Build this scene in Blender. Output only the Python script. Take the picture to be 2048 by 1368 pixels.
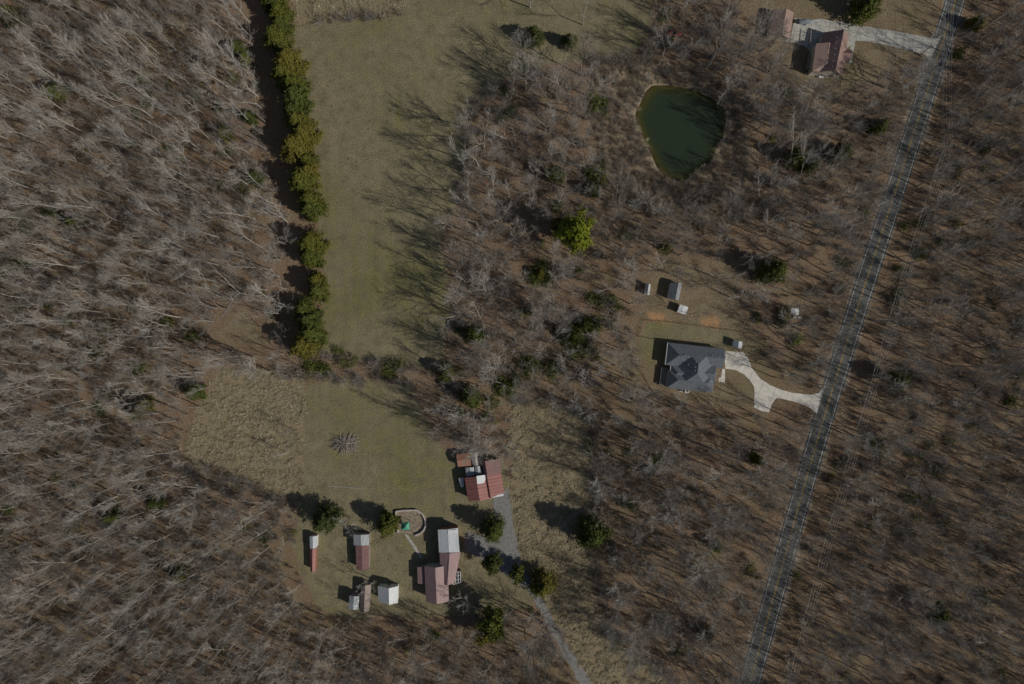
import bpy, bmesh, math, random
import numpy as np
from mathutils import Vector, Matrix

# ------------------------------------------------------------------ camera, sky, sun, exposure
H = 225.0            # camera height in metres
S = 0.165            # metres on the ground per pixel of the 2048-wide photograph
sc = bpy.context.scene
for o in list(bpy.data.objects):
    bpy.data.objects.remove(o)
cam = bpy.data.cameras.new('camera'); camo = bpy.data.objects.new('camera', cam)
sc.collection.objects.link(camo); sc.camera = camo
camo.location = (0, 0, H); camo.rotation_euler = (0, 0, 0)
cam.sensor_width = 36.0; cam.angle = 2 * math.atan(1024 * S / H)
cam.clip_start = 1.0; cam.clip_end = 12000.0

SUN_EL, SH_AZ = math.radians(36), math.radians(23.7)
sdir = Vector((math.cos(SH_AZ) * math.cos(SUN_EL), -math.sin(SH_AZ) * math.cos(SUN_EL), math.sin(SUN_EL)))
world = bpy.data.worlds.new('World'); sc.world = world; world.use_nodes = True
wn = world.node_tree; bg = wn.nodes['Background']
sky = wn.nodes.new('ShaderNodeTexSky'); sky.sky_type = 'NISHITA'; sky.sun_disc = False
sky.sun_elevation = SUN_EL; sky.sun_rotation = math.atan2(sdir.x, sdir.y)
wn.links.new(sky.outputs[0], bg.inputs[0]); bg.inputs[1].default_value = 0.055
sl = bpy.data.lights.new('sun', 'SUN'); sl.energy = 3.6; sl.angle = math.radians(0.55); sl.color = (1.0, 0.95, 0.87)
so = bpy.data.objects.new('sun', sl); sc.collection.objects.link(so)
so.location = (0, 0, 120); so.rotation_euler = sdir.to_track_quat('Z', 'Y').to_euler()
sc.view_settings.view_transform = 'Standard'; sc.view_settings.look = 'None'
sc.view_settings.gamma = 1.0; sc.view_settings.use_curve_mapping = False
sc.view_settings.exposure = -0.40

C = sc.collection
rnd = random.Random(7); rng = np.random.default_rng(7)

# ------------------------------------------------------------------ helpers
def U(px, py, z=0.0):
    k = (H - z) / H
    return Vector(((px - 1024) * S * k, -(py - 684) * S * k, z))

def setp(o, label=None, cat=None, group=None, kind=None):
    if label: o['label'] = label
    if cat: o['category'] = cat
    if group: o['group'] = group
    if kind: o['kind'] = kind
    return o

def link(name, me, parent=None, loc=None):
    o = bpy.data.objects.new(name, me); C.objects.link(o)
    if parent is not None: o.parent = parent
    if loc is not None: o.location = loc
    return o

def thing(name, label, cat, loc, group=None, rz=0.0):
    o = bpy.data.objects.new(name, None); C.objects.link(o)
    o.location = loc; o.rotation_euler = (0, 0, rz); o.empty_display_size = 0.5
    return setp(o, label, cat, group)

class MB:
    """collects vertices and faces, then links them as one mesh object"""
    def __init__(s): s.v = []; s.f = []; s.m = []
    def add(s, vs, fs, mi=0):
        b = len(s.v); s.v += [tuple(v) for v in vs]
        s.f += [tuple(i + b for i in f) for f in fs]; s.m += [mi] * len(fs)
        return s
    def box(s, c, size, rz=0.0, mi=0):
        cx, cy, cz = c; a, b, h = size[0] / 2, size[1] / 2, size[2] / 2
        co, si = math.cos(rz), math.sin(rz); vs = []
        for dz in (-h, h):
            for dx, dy in ((-a, -b), (a, -b), (a, b), (-a, b)):
                vs.append((cx + dx * co - dy * si, cy + dx * si + dy * co, cz + dz))
        return s.add(vs, [(3, 2, 1, 0), (4, 5, 6, 7), (0, 1, 5, 4), (1, 2, 6, 5), (2, 3, 7, 6), (3, 0, 4, 7)], mi)
    def prism(s, poly, z0, z1, mi=0):
        n = len(poly)
        vs = [(p[0], p[1], z0) for p in poly] + [(p[0], p[1], z1) for p in poly]
        area = sum(poly[i][0] * poly[(i + 1) % n][1] - poly[(i + 1) % n][0] * poly[i][1] for i in range(n))
        fs = [tuple(range(n, 2 * n)), tuple(range(n - 1, -1, -1))] + [(i, (i + 1) % n, n + (i + 1) % n, n + i) for i in range(n)]
        if area < 0: fs = [tuple(reversed(f)) for f in fs]
        return s.add(vs, fs, mi)
    def tube(s, pts, rads, sides=5, mi=0, cap=True):
        pts = [Vector(p) for p in pts]; n = len(pts); b = len(s.v)
        for i, p in enumerate(pts):
            d = (pts[min(i + 1, n - 1)] - pts[max(i - 1, 0)])
            d = d.normalized() if d.length > 1e-9 else Vector((0, 0, 1))
            u = d.orthogonal().normalized() if abs(d.z) > 0.9 else d.cross(Vector((0, 0, 1))).normalized()
            w = d.cross(u)
            for k in range(sides):
                a = 2 * math.pi * k / sides
                s.v.append(tuple(p + (u * math.cos(a) + w * math.sin(a)) * rads[i]))
        for i in range(n - 1):
            for k in range(sides):
                k2 = (k + 1) % sides
                s.f.append((b + i * sides + k, b + i * sides + k2, b + (i + 1) * sides + k2, b + (i + 1) * sides + k)); s.m.append(mi)
        if cap:
            s.f.append(tuple(b + (n - 1) * sides + k for k in range(sides))); s.m.append(mi)
        return s
    def mesh(s, name, mats):
        me = bpy.data.meshes.new(name); me.from_pydata(s.v, [], s.f); me.update()
        for m in mats: me.materials.append(m)
        if len(mats) > 1: me.polygons.foreach_set('material_index', s.m)
        return me
    def build(s, name, mats, parent=None, loc=None, off=None):
        if not isinstance(mats, (list, tuple)): mats = [mats]
        if off is not None: s.v = [(v[0] - off[0], v[1] - off[1], v[2] - off[2]) for v in s.v]
        return link(name, s.mesh(name, mats), parent, loc)

# ------------------------------------------------------------------ materials
def newmat(name):
    m = bpy.data.materials.new(name); m.use_nodes = True
    return m, m.node_tree, m.node_tree.nodes['Principled BSDF']

def noise_node(nt, scale, detail=4, rough=0.6, vec=None, dim='3D'):
    n = nt.nodes.new('ShaderNodeTexNoise'); n.inputs['Scale'].default_value = scale
    n.inputs['Detail'].default_value = detail; n.inputs['Roughness'].default_value = rough
    if vec is not None: nt.links.new(vec, n.inputs['Vector'])
    return n.outputs['Fac']

def ramp(nt, fac, stops):
    r = nt.nodes.new('ShaderNodeValToRGB'); e = r.color_ramp.elements
    while len(e) < len(stops): e.new(0.5)
    for i, (p, c) in enumerate(stops):
        e[i].position = p; e[i].color = (*c, 1) if len(c) == 3 else c
    nt.links.new(fac, r.inputs[0]); return r.outputs[0]

def mix(nt, fac, a, b, mode='MIX'):
    n = nt.nodes.new('ShaderNodeMix'); n.data_type = 'RGBA'; n.blend_type = mode
    if isinstance(fac, (int, float)): n.inputs[0].default_value = fac
    else: nt.links.new(fac, n.inputs[0])
    for v, i in ((a, 6), (b, 7)):
        if isinstance(v, tuple): n.inputs[i].default_value = (*v, 1)
        else: nt.links.new(v, n.inputs[i])
    return n.outputs[2]

def math_n(nt, op, a, b=None, clamp=False):
    n = nt.nodes.new('ShaderNodeMath'); n.operation = op; n.use_clamp = clamp
    for v, i in ((a, 0), (b, 1)):
        if v is None: continue
        if isinstance(v, (int, float)): n.inputs[i].default_value = v
        else: nt.links.new(v, n.inputs[i])
    return n.outputs[0]

def geo_pos(nt):
    return nt.nodes.new('ShaderNodeNewGeometry').outputs['Position']

def bump(nt, bs, h, strength=0.5, dist=0.1):
    b = nt.nodes.new('ShaderNodeBump'); b.inputs['Strength'].default_value = strength; b.inputs['Distance'].default_value = dist
    nt.links.new(h, b.inputs['Height']); nt.links.new(b.outputs[0], bs.inputs['Normal'])

def nmat(name, c1, c2, scale=3.0, rough=0.8, bstr=0.3, bscale=12.0, metal=0.0, spots=None, lo=0.35, hi=0.65):
    m, nt, bs = newmat(name); p = geo_pos(nt)
    col = ramp(nt, noise_node(nt, scale, 5, 0.6, p), [(lo, c1), (hi, c2)])
    if spots:
        col = mix(nt, ramp(nt, noise_node(nt, spots[1], 2, 0.5, p), [(spots[2], (0, 0, 0)), (spots[2] + 0.05, (1, 1, 1))]), col, spots[0])
    nt.links.new(col, bs.inputs['Base Color']); bs.inputs['Roughness'].default_value = rough
    bs.inputs['Metallic'].default_value = metal
    if bstr: bump(nt, bs, noise_node(nt, bscale, 3, 0.6, p), bstr, 0.03)
    return m

def ribmat(name, c1, c2, ang, period=0.6, rough=0.5, metal=0.2, stain=(0.2, 0.12, 0.08), stain_at=0.62, scale=0.8, seam=0.3):
    """sheet metal or boards: ribs run along the direction 'ang'"""
    m, nt, bs = newmat(name); p = geo_pos(nt)
    mp = nt.nodes.new('ShaderNodeMapping'); mp.inputs['Rotation'].default_value = (0, 0, -ang)
    nt.links.new(p, mp.inputs['Vector'])
    st = nt.nodes.new('ShaderNodeMapping'); st.inputs['Scale'].default_value = (0.25, 2.0, 1.0)
    nt.links.new(mp.outputs[0], st.inputs['Vector'])
    col = ramp(nt, noise_node(nt, scale, 5, 0.65, st.outputs[0]), [(0.35, c1), (0.65, c2)])
    col = mix(nt, ramp(nt, noise_node(nt, scale * 2.1, 4, 0.6, st.outputs[0]), [(stain_at, (0, 0, 0)), (stain_at + 0.12, (1, 1, 1))]), col, stain)
    nt.links.new(col, bs.inputs['Base Color']); bs.inputs['Roughness'].default_value = rough; bs.inputs['Metallic'].default_value = metal
    sx = nt.nodes.new('ShaderNodeSeparateXYZ'); nt.links.new(mp.outputs[0], sx.inputs[0])
    w = math_n(nt, 'MULTIPLY', sx.outputs[1], 2 * math.pi / period)
    w = math_n(nt, 'POWER', math_n(nt, 'ABSOLUTE', math_n(nt, 'SINE', w)), 6.0)
    col = mix(nt, math_n(nt, 'MULTIPLY', w, seam), col, tuple(min(0.9, 1.55 * v + 0.03) for v in c2))
    nt.links.new(col, bs.inputs['Base Color'])
    bump(nt, bs, w, 0.6, 0.05)
    return m

def barkmat(name, dark, light, rough=0.85):
    m, nt, bs = newmat(name); oi = nt.nodes.new('ShaderNodeObjectInfo')
    col = ramp(nt, oi.outputs['Random'], [(0.0, dark), (1.0, light)])
    n = ramp(nt, noise_node(nt, 1.5, 3, 0.6, geo_pos(nt)), [(0.3, (0.72, 0.72, 0.72)), (0.7, (1.15, 1.15, 1.15))])
    nt.links.new(mix(nt, 1.0, col, n, 'MULTIPLY'), bs.inputs['Base Color'])
    bs.inputs['Roughness'].default_value = rough; bs.inputs['Specular IOR Level'].default_value = 0.25
    return m

def leafmat(name, c1, c2, c3):
    m, nt, bs = newmat(name); oi = nt.nodes.new('ShaderNodeObjectInfo')
    base = ramp(nt, oi.outputs['Random'], [(0.0, c1), (0.5, c2), (1.0, c3)])
    n = ramp(nt, noise_node(nt, 0.9, 3, 0.7, geo_pos(nt)), [(0.3, (0.6, 0.66, 0.6)), (0.7, (1.35, 1.25, 1.0))])
    nt.links.new(mix(nt, 1.0, base, n, 'MULTIPLY'), bs.inputs['Base Color'])
    bs.inputs['Roughness'].default_value = 0.75; bs.inputs['Specular IOR Level'].default_value = 0.2
    return m

M = {}
M['bark_trunk'] = barkmat('bark_grey', (0.19, 0.165, 0.14), (0.52, 0.485, 0.43))
M['twig'] = barkmat('twigs', (0.20, 0.175, 0.15), (0.42, 0.39, 0.35))
M['bark_pale'] = barkmat('bark_pale', (0.36, 0.34, 0.30), (0.56, 0.53, 0.475))
M['twig_pale'] = barkmat('twigs_pale', (0.32, 0.295, 0.26), (0.46, 0.435, 0.39))
M['brush'] = barkmat('brushwood', (0.24, 0.18, 0.13), (0.46, 0.38, 0.285))
M['straw'] = barkmat('straw', (0.26, 0.215, 0.13), (0.54, 0.46, 0.31))
M['cedar'] = leafmat('cedar_foliage', (0.070, 0.090, 0.022), (0.105, 0.115, 0.022), (0.145, 0.125, 0.026))
M['pine'] = leafmat('pine_foliage', (0.055, 0.075, 0.024), (0.085, 0.10, 0.026), (0.12, 0.13, 0.03))
M['lime'] = leafmat('lime_foliage', (0.17, 0.20, 0.02), (0.18, 0.21, 0.02), (0.19, 0.22, 0.02))
M['shrub'] = leafmat('shrub_foliage', (0.06, 0.09, 0.03), (0.10, 0.12, 0.03), (0.15, 0.16, 0.05))
M['asphalt'] = nmat('asphalt', (0.085, 0.088, 0.08), (0.125, 0.125, 0.115), 0.35, 0.9, 0.2, 25)
M['white_paint'] = nmat('white_road_paint', (0.40, 0.40, 0.39), (0.72, 0.72, 0.70), 2.5, 0.7, 0)
M['yellow_paint'] = nmat('yellow_road_paint', (0.30, 0.19, 0.05), (0.55, 0.34, 0.07), 2.0, 0.7, 0)
M['concrete'] = nmat('concrete', (0.56, 0.53, 0.46), (0.72, 0.68, 0.60), 0.6, 0.85, 0.15, 20)
M['old_concrete'] = nmat('old_concrete', (0.36, 0.35, 0.31), (0.50, 0.49, 0.44), 0.5, 0.85, 0.15, 20, spots=((0.2, 0.18, 0.15), 1.2, 0.64))
M['gravel'] = nmat('gravel', (0.17, 0.165, 0.155), (0.27, 0.265, 0.25), 1.2, 0.95, 0.5, 14)
M['shingle_dark'] = nmat('charcoal_shingles', (0.105, 0.12, 0.135), (0.15, 0.165, 0.18), 1.3, 0.85, 0.3, 18)
M['shingle_grey'] = nmat('grey_shingles', (0.16, 0.17, 0.18), (0.26, 0.28, 0.29), 1.8, 0.8, 0.3, 18)
M['siding_white'] = nmat('white_siding', (0.62, 0.61, 0.58), (0.72, 0.71, 0.68), 0.5, 0.6, 0.1)
M['siding_tan'] = nmat('tan_siding', (0.42, 0.38, 0.31), (0.52, 0.48, 0.40), 0.8, 0.7, 0.1)
M['brick_wall'] = nmat('red_brick', (0.22, 0.09, 0.06), (0.34, 0.15, 0.10), 2.5, 0.85, 0.3)
M['old_wood'] = nmat('weathered_wood', (0.20, 0.17, 0.14), (0.36, 0.32, 0.27), 1.8, 0.85, 0.3)
M['trim'] = nmat('white_trim', (0.74, 0.74, 0.72), (0.82, 0.82, 0.80), 1.0, 0.5, 0)
M['black_metal'] = nmat('black_metal', (0.02, 0.02, 0.022), (0.04, 0.04, 0.04), 3, 0.5, 0)
M['vent'] = nmat('vent_metal', (0.25, 0.25, 0.25), (0.4, 0.4, 0.4), 3, 0.4, 0, metal=0.6)
M['white_panel'] = nmat('white_sheet', (0.60, 0.61, 0.61), (0.76, 0.77, 0.77), 1.6, 0.5, 0, spots=((0.2, 0.19, 0.16), 2.6, 0.62))
M['clear_panel'] = nmat('pale_fibreglass', (0.40, 0.42, 0.42), (0.52, 0.54, 0.54), 1.5, 0.4, 0)
M['green_canvas'] = nmat('green_canvas', (0.05, 0.30, 0.19), (0.08, 0.38, 0.25), 1.5, 0.7, 0.1)
M['red_paint'] = nmat('red_paint', (0.45, 0.05, 0.03), (0.55, 0.09, 0.06), 2, 0.45, 0)
M['grey_tarp'] = nmat('grey_tarp', (0.16, 0.18, 0.20), (0.30, 0.32, 0.34), 1.2, 0.5, 0.4, 3)
M['stone'] = nmat('pale_stone', (0.40, 0.35, 0.31), (0.58, 0.52, 0.47), 2.2, 0.85, 0.4)
M['pole_wood'] = nmat('pole_wood', (0.12, 0.09, 0.07), (0.2, 0.16, 0.12), 3, 0.8, 0.2)
M['wire'] = nmat('aluminium_wire', (0.42, 0.41, 0.40), (0.5, 0.5, 0.49), 3, 0.5, 0)
M['rust'] = nmat('rusty_wire', (0.16, 0.07, 0.04), (0.26, 0.12, 0.07), 3, 0.8, 0)
M['stick'] = barkmat('dry_sticks', (0.16, 0.13, 0.11), (0.50, 0.45, 0.39))
M['rubber'] = nmat('tyre_rubber', (0.015, 0.015, 0.015), (0.03, 0.03, 0.03), 5, 0.9, 0)
mg, ntg, bsg = newmat('window_glass'); bsg.inputs['Base Color'].default_value = (0.04, 0.05, 0.06, 1); bsg.inputs['Roughness'].default_value = 0.05
M['glass'] = mg

# ------------------------------------------------------------------ land-cover polygons (photograph pixels)
MEADOW = [(582,52),(640,40),(800,28),(860,-60),(1290,-60),(1300,40),(1285,80),(1262,112),(1170,122),(1070,135),(1010,150),(975,185),(945,240),(932,300),(925,390),(898,430),(885,480),(895,560),(905,640),(890,700),(878,740),(800,728),(640,716),(650,600),(645,500),(630,430),(628,330),(612,200),(592,100)]
STRAW_TOP = [(585,-70),(850,-70),(805,28),(640,42),(583,52)]
STRAW_WEST = [(440,735),(560,748),(612,768),(606,880),(604,1010),(560,1000),(500,985),(440,965),(392,938),(372,900),(385,850),(405,800)]
LAWN_SOUTH = [(612,768),(760,757),(830,775),(845,830),(870,880),(905,905),(1010,915),(1025,960),(1035,1060),(1050,1150),(1075,1210),(990,1225),(900,1240),(800,1230),(700,1240),(640,1220),(600,1160),(590,1080),(603,1010)]
STRAW_EAST = [(1020,795),(1100,805),(1170,822),(1180,900),(1192,1000),(1185,1060),(1200,1140),(1185,1200),(1215,1260),(1290,1310),(1360,1390),(1400,1480),(1240,1480),(1160,1330),(1105,1230),(1080,1180),(1045,1110),(1030,1000),(1020,900)]
YARD_MAIN = [(1282,560),(1300,515),(1350,505),(1470,512),(1490,560),(1500,640),(1540,680),(1560,740),(1500,800),(1440,812),(1300,790),(1270,740),(1262,690)]
YARD_NE = [(1475,-60),(1880,-60),(1850,110),(1730,180),(1640,205),(1560,170),(1540,150),(1545,100),(1560,80),(1500,40)]
POND_RING = [(1180,130),(1290,118),(1390,135),(1450,170),(1480,220),(1500,290),(1500,350),(1450,400),(1390,430),(1320,430),(1260,410),(1220,370),(1195,280),(1185,200)]
CLEAR_SW = [(438,632),(500,620),(560,640),(565,712),(410,695)]
POND = [(1304,171),(1324,169),(1344,173.5),(1371,176),(1396,184.5),(1420,195.4),(1438.5,209.7),(1452,222.3),(1454.4,230.7),(1448.5,244),(1447.7,271),(1433.4,291.3),(1426.7,309.8),(1415,331.6),(1388,343.4),(1379.6,353.5),(1364.5,360.2),(1347.6,359.9),(1330.8,350),(1315.7,336.7),(1307.3,314.8),(1295.5,291.3),(1285.4,269.4),(1270.3,239.1),(1273.6,224),(1285.4,200.4),(1295.5,182)]
ROAD_L = [(2035,-460),(1957,-200),(1894,0),(1768,400),(1700,604),(1616.6,880),(1481,1368),(1425,1580),(1380,1760)]
ROAD_R = [(2069,-460),(1991,-200),(1928,0),(1802,400),(1736,606),(1650.5,880),(1516.7,1368),(1461,1580),(1416,1760)]
MAIN_DRIVE = [(1449,702),(1485,704),(1495,714),(1503,735),(1520,757),(1540,770),(1561,779),(1585,785.5),(1622,789.5),(1637,786),(1646,776),(1633,826),(1625,819),(1610,811),(1592,804),(1570,799),(1552,796),(1543,810),(1538,825),(1523,822),(1507,814),(1509,790),(1508,773),(1500,761),(1488,749),(1472,740.5),(1450,737)]
NE_DRIVE = [(1589,35.5),(1626,39.5),(1641,37.5),(1740,54),(1800,64),(1868,77),(1884,70),(1858,122),(1850,109),(1800,97),(1740,84),(1711,81.5),(1690,100),(1640,118),(1606,91),(1579,84),(1532,79),(1538,71.5),(1580,78.5)]
GRAVEL = [(1015,972),(1003,988),(985,1002),(990,1030),(996,1050),(1000,1075),(985,1085),(960,1070),(930,1062),(930,1100),(975,1125),(1015,1150),(1060,1185),(1078,1218),(1100,1262),(1122,1300),(1148,1345),(1170,1390),(1195,1440),(1220,1440),(1195,1390),(1172,1345),(1140,1300),(1112,1250),(1094,1212),(1068,1170),(1045,1130),(1035,1085),(1026,1050),(1022,1015),(1019,985)]
LAWN_BACK = [(1286,643),(1340,646),(1440,656),(1500,668),(1495,690),(1440,694),(1320,678),(1300,720),(1278,720),(1280,675)]
STRIP_GREEN = [(1020,985),(1031,985),(1052,1110),(1038,1105)]
DIRT = [[(1388,640),(1400,634),(1432,640),(1450,652),(1420,658),(1388,652)],[(1350,650),(1290,640),(1285,620),(1320,618)],[(1360,600),(1376,585),(1384,596),(1372,612)]]
OPEN = [MEADOW, STRAW_TOP, STRAW_WEST, LAWN_SOUTH, STRAW_EAST, POND_RING, CLEAR_SW, YARD_NE,
        [(1285,515),(1460,512),(1480,600),(1520,690),(1560,760),(1650,780),(1640,830),(1540,835),(1440,820),(1300,795),(1262,690)], [(600,690),(760,712),(900,735),(870,795),(610,775)], GRAVEL, NE_DRIVE]

def inpoly(px, py, poly):
    px = np.asarray(px, float); py = np.asarray(py, float)
    r = np.zeros(px.shape, bool); n = len(poly)
    for i in range(n):
        x1, y1 = poly[i]; x2, y2 = poly[(i + 1) % n]
        if y1 == y2: continue
        c = ((y1 > py) != (y2 > py)) & (px < (x2 - x1) * (py - y1) / (y2 - y1) + x1)
        r ^= c
    return r

def road_x(py, side=0.5):
    ly = [p[1] for p in ROAD_L]
    return np.interp(py, ly, [p[0] for p in ROAD_L]) * (1 - side) + np.interp(py, ly, [p[0] for p in ROAD_R]) * side

# ------------------------------------------------------------------ ground sheet with cover weights
def axis(a, b, step, far):
    core = list(np.arange(a, b + 0.01, step)); d = step * 3; lo = []; hi = []; x = a; y = b
    while x > -far:
        x -= d; y += d; d *= 1.7; lo.append(x); hi.append(y)
    return np.array(lo[::-1] + core + hi)
gx = axis(-200, 200, 1.0, 4000); gy = axis(-145, 145, 1.0, 4000)
NX, NY = len(gx), len(gy)
XX, YY = np.meshgrid(gx, gy)
PX = XX / S + 1024; PY = -YY / S + 684
def blur(a, r):
    for ax in (0, 1):
        k = np.cumsum(np.concatenate([np.repeat(a.take([0], ax), r + 1, ax), a, np.repeat(a.take([-1], ax), r, ax)], ax), ax)
        n = a.shape[ax]
        a = (k.take(range(2 * r + 1, 2 * r + 1 + n), ax) - k.take(range(0, n), ax)) / (2 * r + 1)
    return a
def lownoise(seed, cell):
    g = np.random.default_rng(seed).random((60, 80))
    u = (XX / cell) % 78; v = (YY / cell) % 58; i = u.astype(int); j = v.astype(int); fu = u - i; fv = v - j
    fu = fu * fu * (3 - 2 * fu); fv = fv * fv * (3 - 2 * fv)
    return (g[j, i] * (1 - fu) + g[j, i + 1] * fu) * (1 - fv) + (g[j + 1, i] * (1 - fu) + g[j + 1, i + 1] * fu) * fv
jx = (lownoise(1, 4) - .5) * 26 + (lownoise(2, 11) - .5) * 20; jy = (lownoise(3, 4) - .5) * 26 + (lownoise(4, 11) - .5) * 20
def cover(polys, r=2, jit=1.0):
    a = np.zeros(PX.shape)
    for p in polys: a = np.maximum(a, inpoly(PX + jx * jit, PY + jy * jit, p).astype(float))
    return blur(blur(a, r), r)
w_meadow = cover([MEADOW, LAWN_SOUTH, LAWN_BACK, STRIP_GREEN], 2, 0.5)
w_yard = cover([YARD_MAIN, YARD_NE, CLEAR_SW], 5, 1.3)
w_straw = cover([STRAW_TOP, STRAW_WEST, STRAW_EAST], 2, 0.6)
w_brush = cover([POND_RING], 4, 1.0)
w_dirt = cover(DIRT, 1, 0.5)
w_lush = blur(cover([[(655,440),(870,455),(885,560),(860,640),(780,600),(700,700),(650,640)], [(700,760),(900,830),(1000,1000),(900,1050),(780,1000),(640,900)], LAWN_BACK], 6, 1.0), 8)
rd = np.abs(PX - road_x(PY, 0.5))
w_verge = np.clip((31 + (lownoise(9, 6) - .5) * 16 - rd) / 9, 0, 1) * np.clip(1 - np.abs(PY - 684) / 4000, 0, 1)
pc0 = np.array(POND).mean(0)
w_pond = blur(inpoly(PX, PY, POND).astype(float), 1)
w_bank = blur(inpoly(pc0[0] + (PX + jx * .3 - pc0[0]) / 1.09, pc0[1] + (PY + jy * .3 - pc0[1]) / 1.09, POND).astype(float), 1)
deep = blur(blur(inpoly(PX, PY, POND).astype(float), 3), 3)
ZZ = np.where(w_pond > 0.02, -1.6 * np.clip(w_pond * 1.1 - 0.35, 0, 1) * (0.4 + 0.6 * deep), 0.0)
verts = np.stack([XX, YY, ZZ], -1).reshape(-1, 3)
idx = np.arange(NX * NY).reshape(NY, NX)
faces = np.stack([idx[:-1, :-1], idx[:-1, 1:], idx[1:, 1:], idx[1:, :-1]], -1).reshape(-1, 4)
gm = bpy.data.meshes.new('ground'); gm.from_pydata(verts.tolist(), [], faces.tolist()); gm.update()
for nm, w in (('meadow', w_meadow), ('yard', w_yard), ('straw', w_straw), ('brush', w_brush), ('dirt', w_dirt), ('verge', w_verge), ('lush', w_lush), ('bank', w_bank)):
    at = gm.attributes.new(nm, 'FLOAT', 'POINT'); at.data.foreach_set('value', w.reshape(-1).astype(np.float32))
m, nt, bs = newmat('ground_cover')
P = geo_pos(nt)
def attr(n):
    a = nt.nodes.new('ShaderNodeAttribute'); a.attribute_name = n; return a.outputs['Fac']
def edge(name, amt=0.5, lo=0.42, hi=0.58, sc_=0.45):
    f = math_n(nt, 'ADD', attr(name), math_n(nt, 'MULTIPLY', math_n(nt, 'SUBTRACT', noise_node(nt, sc_, 5, 0.7, P), 0.5), amt))
    return ramp(nt, f, [(lo, (0, 0, 0)), (hi, (1, 1, 1))])
n_big = noise_node(nt, 0.035, 4, 0.6, P); n_mid = noise_node(nt, 0.28, 5, 0.65, P); n_fine = noise_node(nt, 2.2, 4, 0.75, P); n_gr = noise_node(nt, 6.5, 3, 0.8, P)
litter = ramp(nt, n_fine, [(0.30, (0.070, 0.048, 0.034)), (0.44, (0.165, 0.110, 0.070)), (0.57, (0.265, 0.18, 0.115)), (0.70, (0.42, 0.32, 0.23))])
litter = mix(nt, ramp(nt, n_mid, [(0.42, (0, 0, 0)), (0.62, (0.75, 0.75, 0.75))]), litter, ramp(nt, n_fine, [(0.3, (0.12, 0.085, 0.055)), (0.7, (0.36, 0.285, 0.20))]))
litter = mix(nt, ramp(nt, n_big, [(0.5, (0, 0, 0)), (0.7, (0.5, 0.5, 0.5))]), litter, ramp(nt, n_fine, [(0.3, (0.11, 0.085, 0.04)), (0.7, (0.29, 0.24, 0.13))]))
mpv = nt.nodes.new('ShaderNodeMapping'); mpv.inputs['Scale'].default_value = (1.0, 0.06, 1.0); mpv.inputs['Rotation'].default_value = (0, 0, math.radians(3)); nt.links.new(P, mpv.inputs['Vector'])
n_streak = noise_node(nt, 0.5, 4, 0.6, mpv.outputs[0])
field = ramp(nt, n_fine, [(0.3, (0.145, 0.125, 0.075)), (0.5, (0.232, 0.202, 0.125)), (0.7, (0.35, 0.305, 0.20))])
green = ramp(nt, n_fine, [(0.3, (0.105, 0.105, 0.04)), (0.5, (0.175, 0.168, 0.068)), (0.7, (0.265, 0.245, 0.115))])
gf = math_n(nt, 'ADD', math_n(nt, 'ADD', math_n(nt, 'MULTIPLY', n_big, 0.5), math_n(nt, 'MULTIPLY', attr('lush'), 0.09)), math_n(nt, 'ADD', math_n(nt, 'MULTIPLY', n_mid, 0.3), math_n(nt, 'MULTIPLY', n_streak, 0.25)))
field = mix(nt, ramp(nt, gf, [(0.54, (0, 0, 0)), (0.66, (0.85, 0.85, 0.85))]), field, green)
field = mix(nt, 1.0, field, ramp(nt, n_mid, [(0.33, (0.72, 0.73, 0.70)), (0.65, (1.16, 1.14, 1.12))]), 'MULTIPLY')
field = mix(nt, ramp(nt, noise_node(nt, 0.75, 2, 0.4, P), [(0.665, (0, 0, 0)), (0.73, (0.6, 0.6, 0.6))]), field, (0.10, 0.095, 0.055))
straw = ramp(nt, n_fine, [(0.3, (0.15, 0.115, 0.065)), (0.5, (0.26, 0.21, 0.125)), (0.7, (0.42, 0.35, 0.225))])
mudc = ramp(nt, n_fine, [(0.3, (0.20, 0.155, 0.10)), (0.7, (0.40, 0.33, 0.235))])
brushg = ramp(nt, n_fine, [(0.3, (0.13, 0.095, 0.065)), (0.5, (0.28, 0.215, 0.15)), (0.7, (0.44, 0.36, 0.26))])
dirt = ramp(nt, n_fine, [(0.3, (0.38, 0.20, 0.09)), (0.7, (0.58, 0.36, 0.18))])
verge = ramp(nt, n_fine, [(0.3, (0.19, 0.14, 0.10)), (0.7, (0.42, 0.35, 0.26))])
col = litter
col = mix(nt, edge('yard', 0.9, 0.35, 0.75, 0.16), col, mix(nt, 0.55, field, litter))
col = mix(nt, edge('brush', 0.6), col, brushg)
col = mix(nt, edge('bank', 0.5), col, mudc)
col = mix(nt, edge('meadow', 0.35), col, field)
col = mix(nt, edge('straw', 0.35), col, straw)
col = mix(nt, edge('verge', 0.5, 0.35, 0.8), col, verge)
col = mix(nt, edge('dirt', 1.6, 0.35, 1.05), col, dirt)
nt.links.new(col, bs.inputs['Base Color']); bs.inputs['Roughness'].default_value = 0.95; bs.inputs['Specular IOR Level'].default_value = 0.1
hb = math_n(nt, 'ADD', math_n(nt, 'MULTIPLY', n_fine, 1.0), math_n(nt, 'MULTIPLY', n_gr, 0.4))
bump(nt, bs, hb, 0.75, 0.28)
gm.materials.append(m)
link('ground', gm)['kind'] = 'structure'

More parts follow.
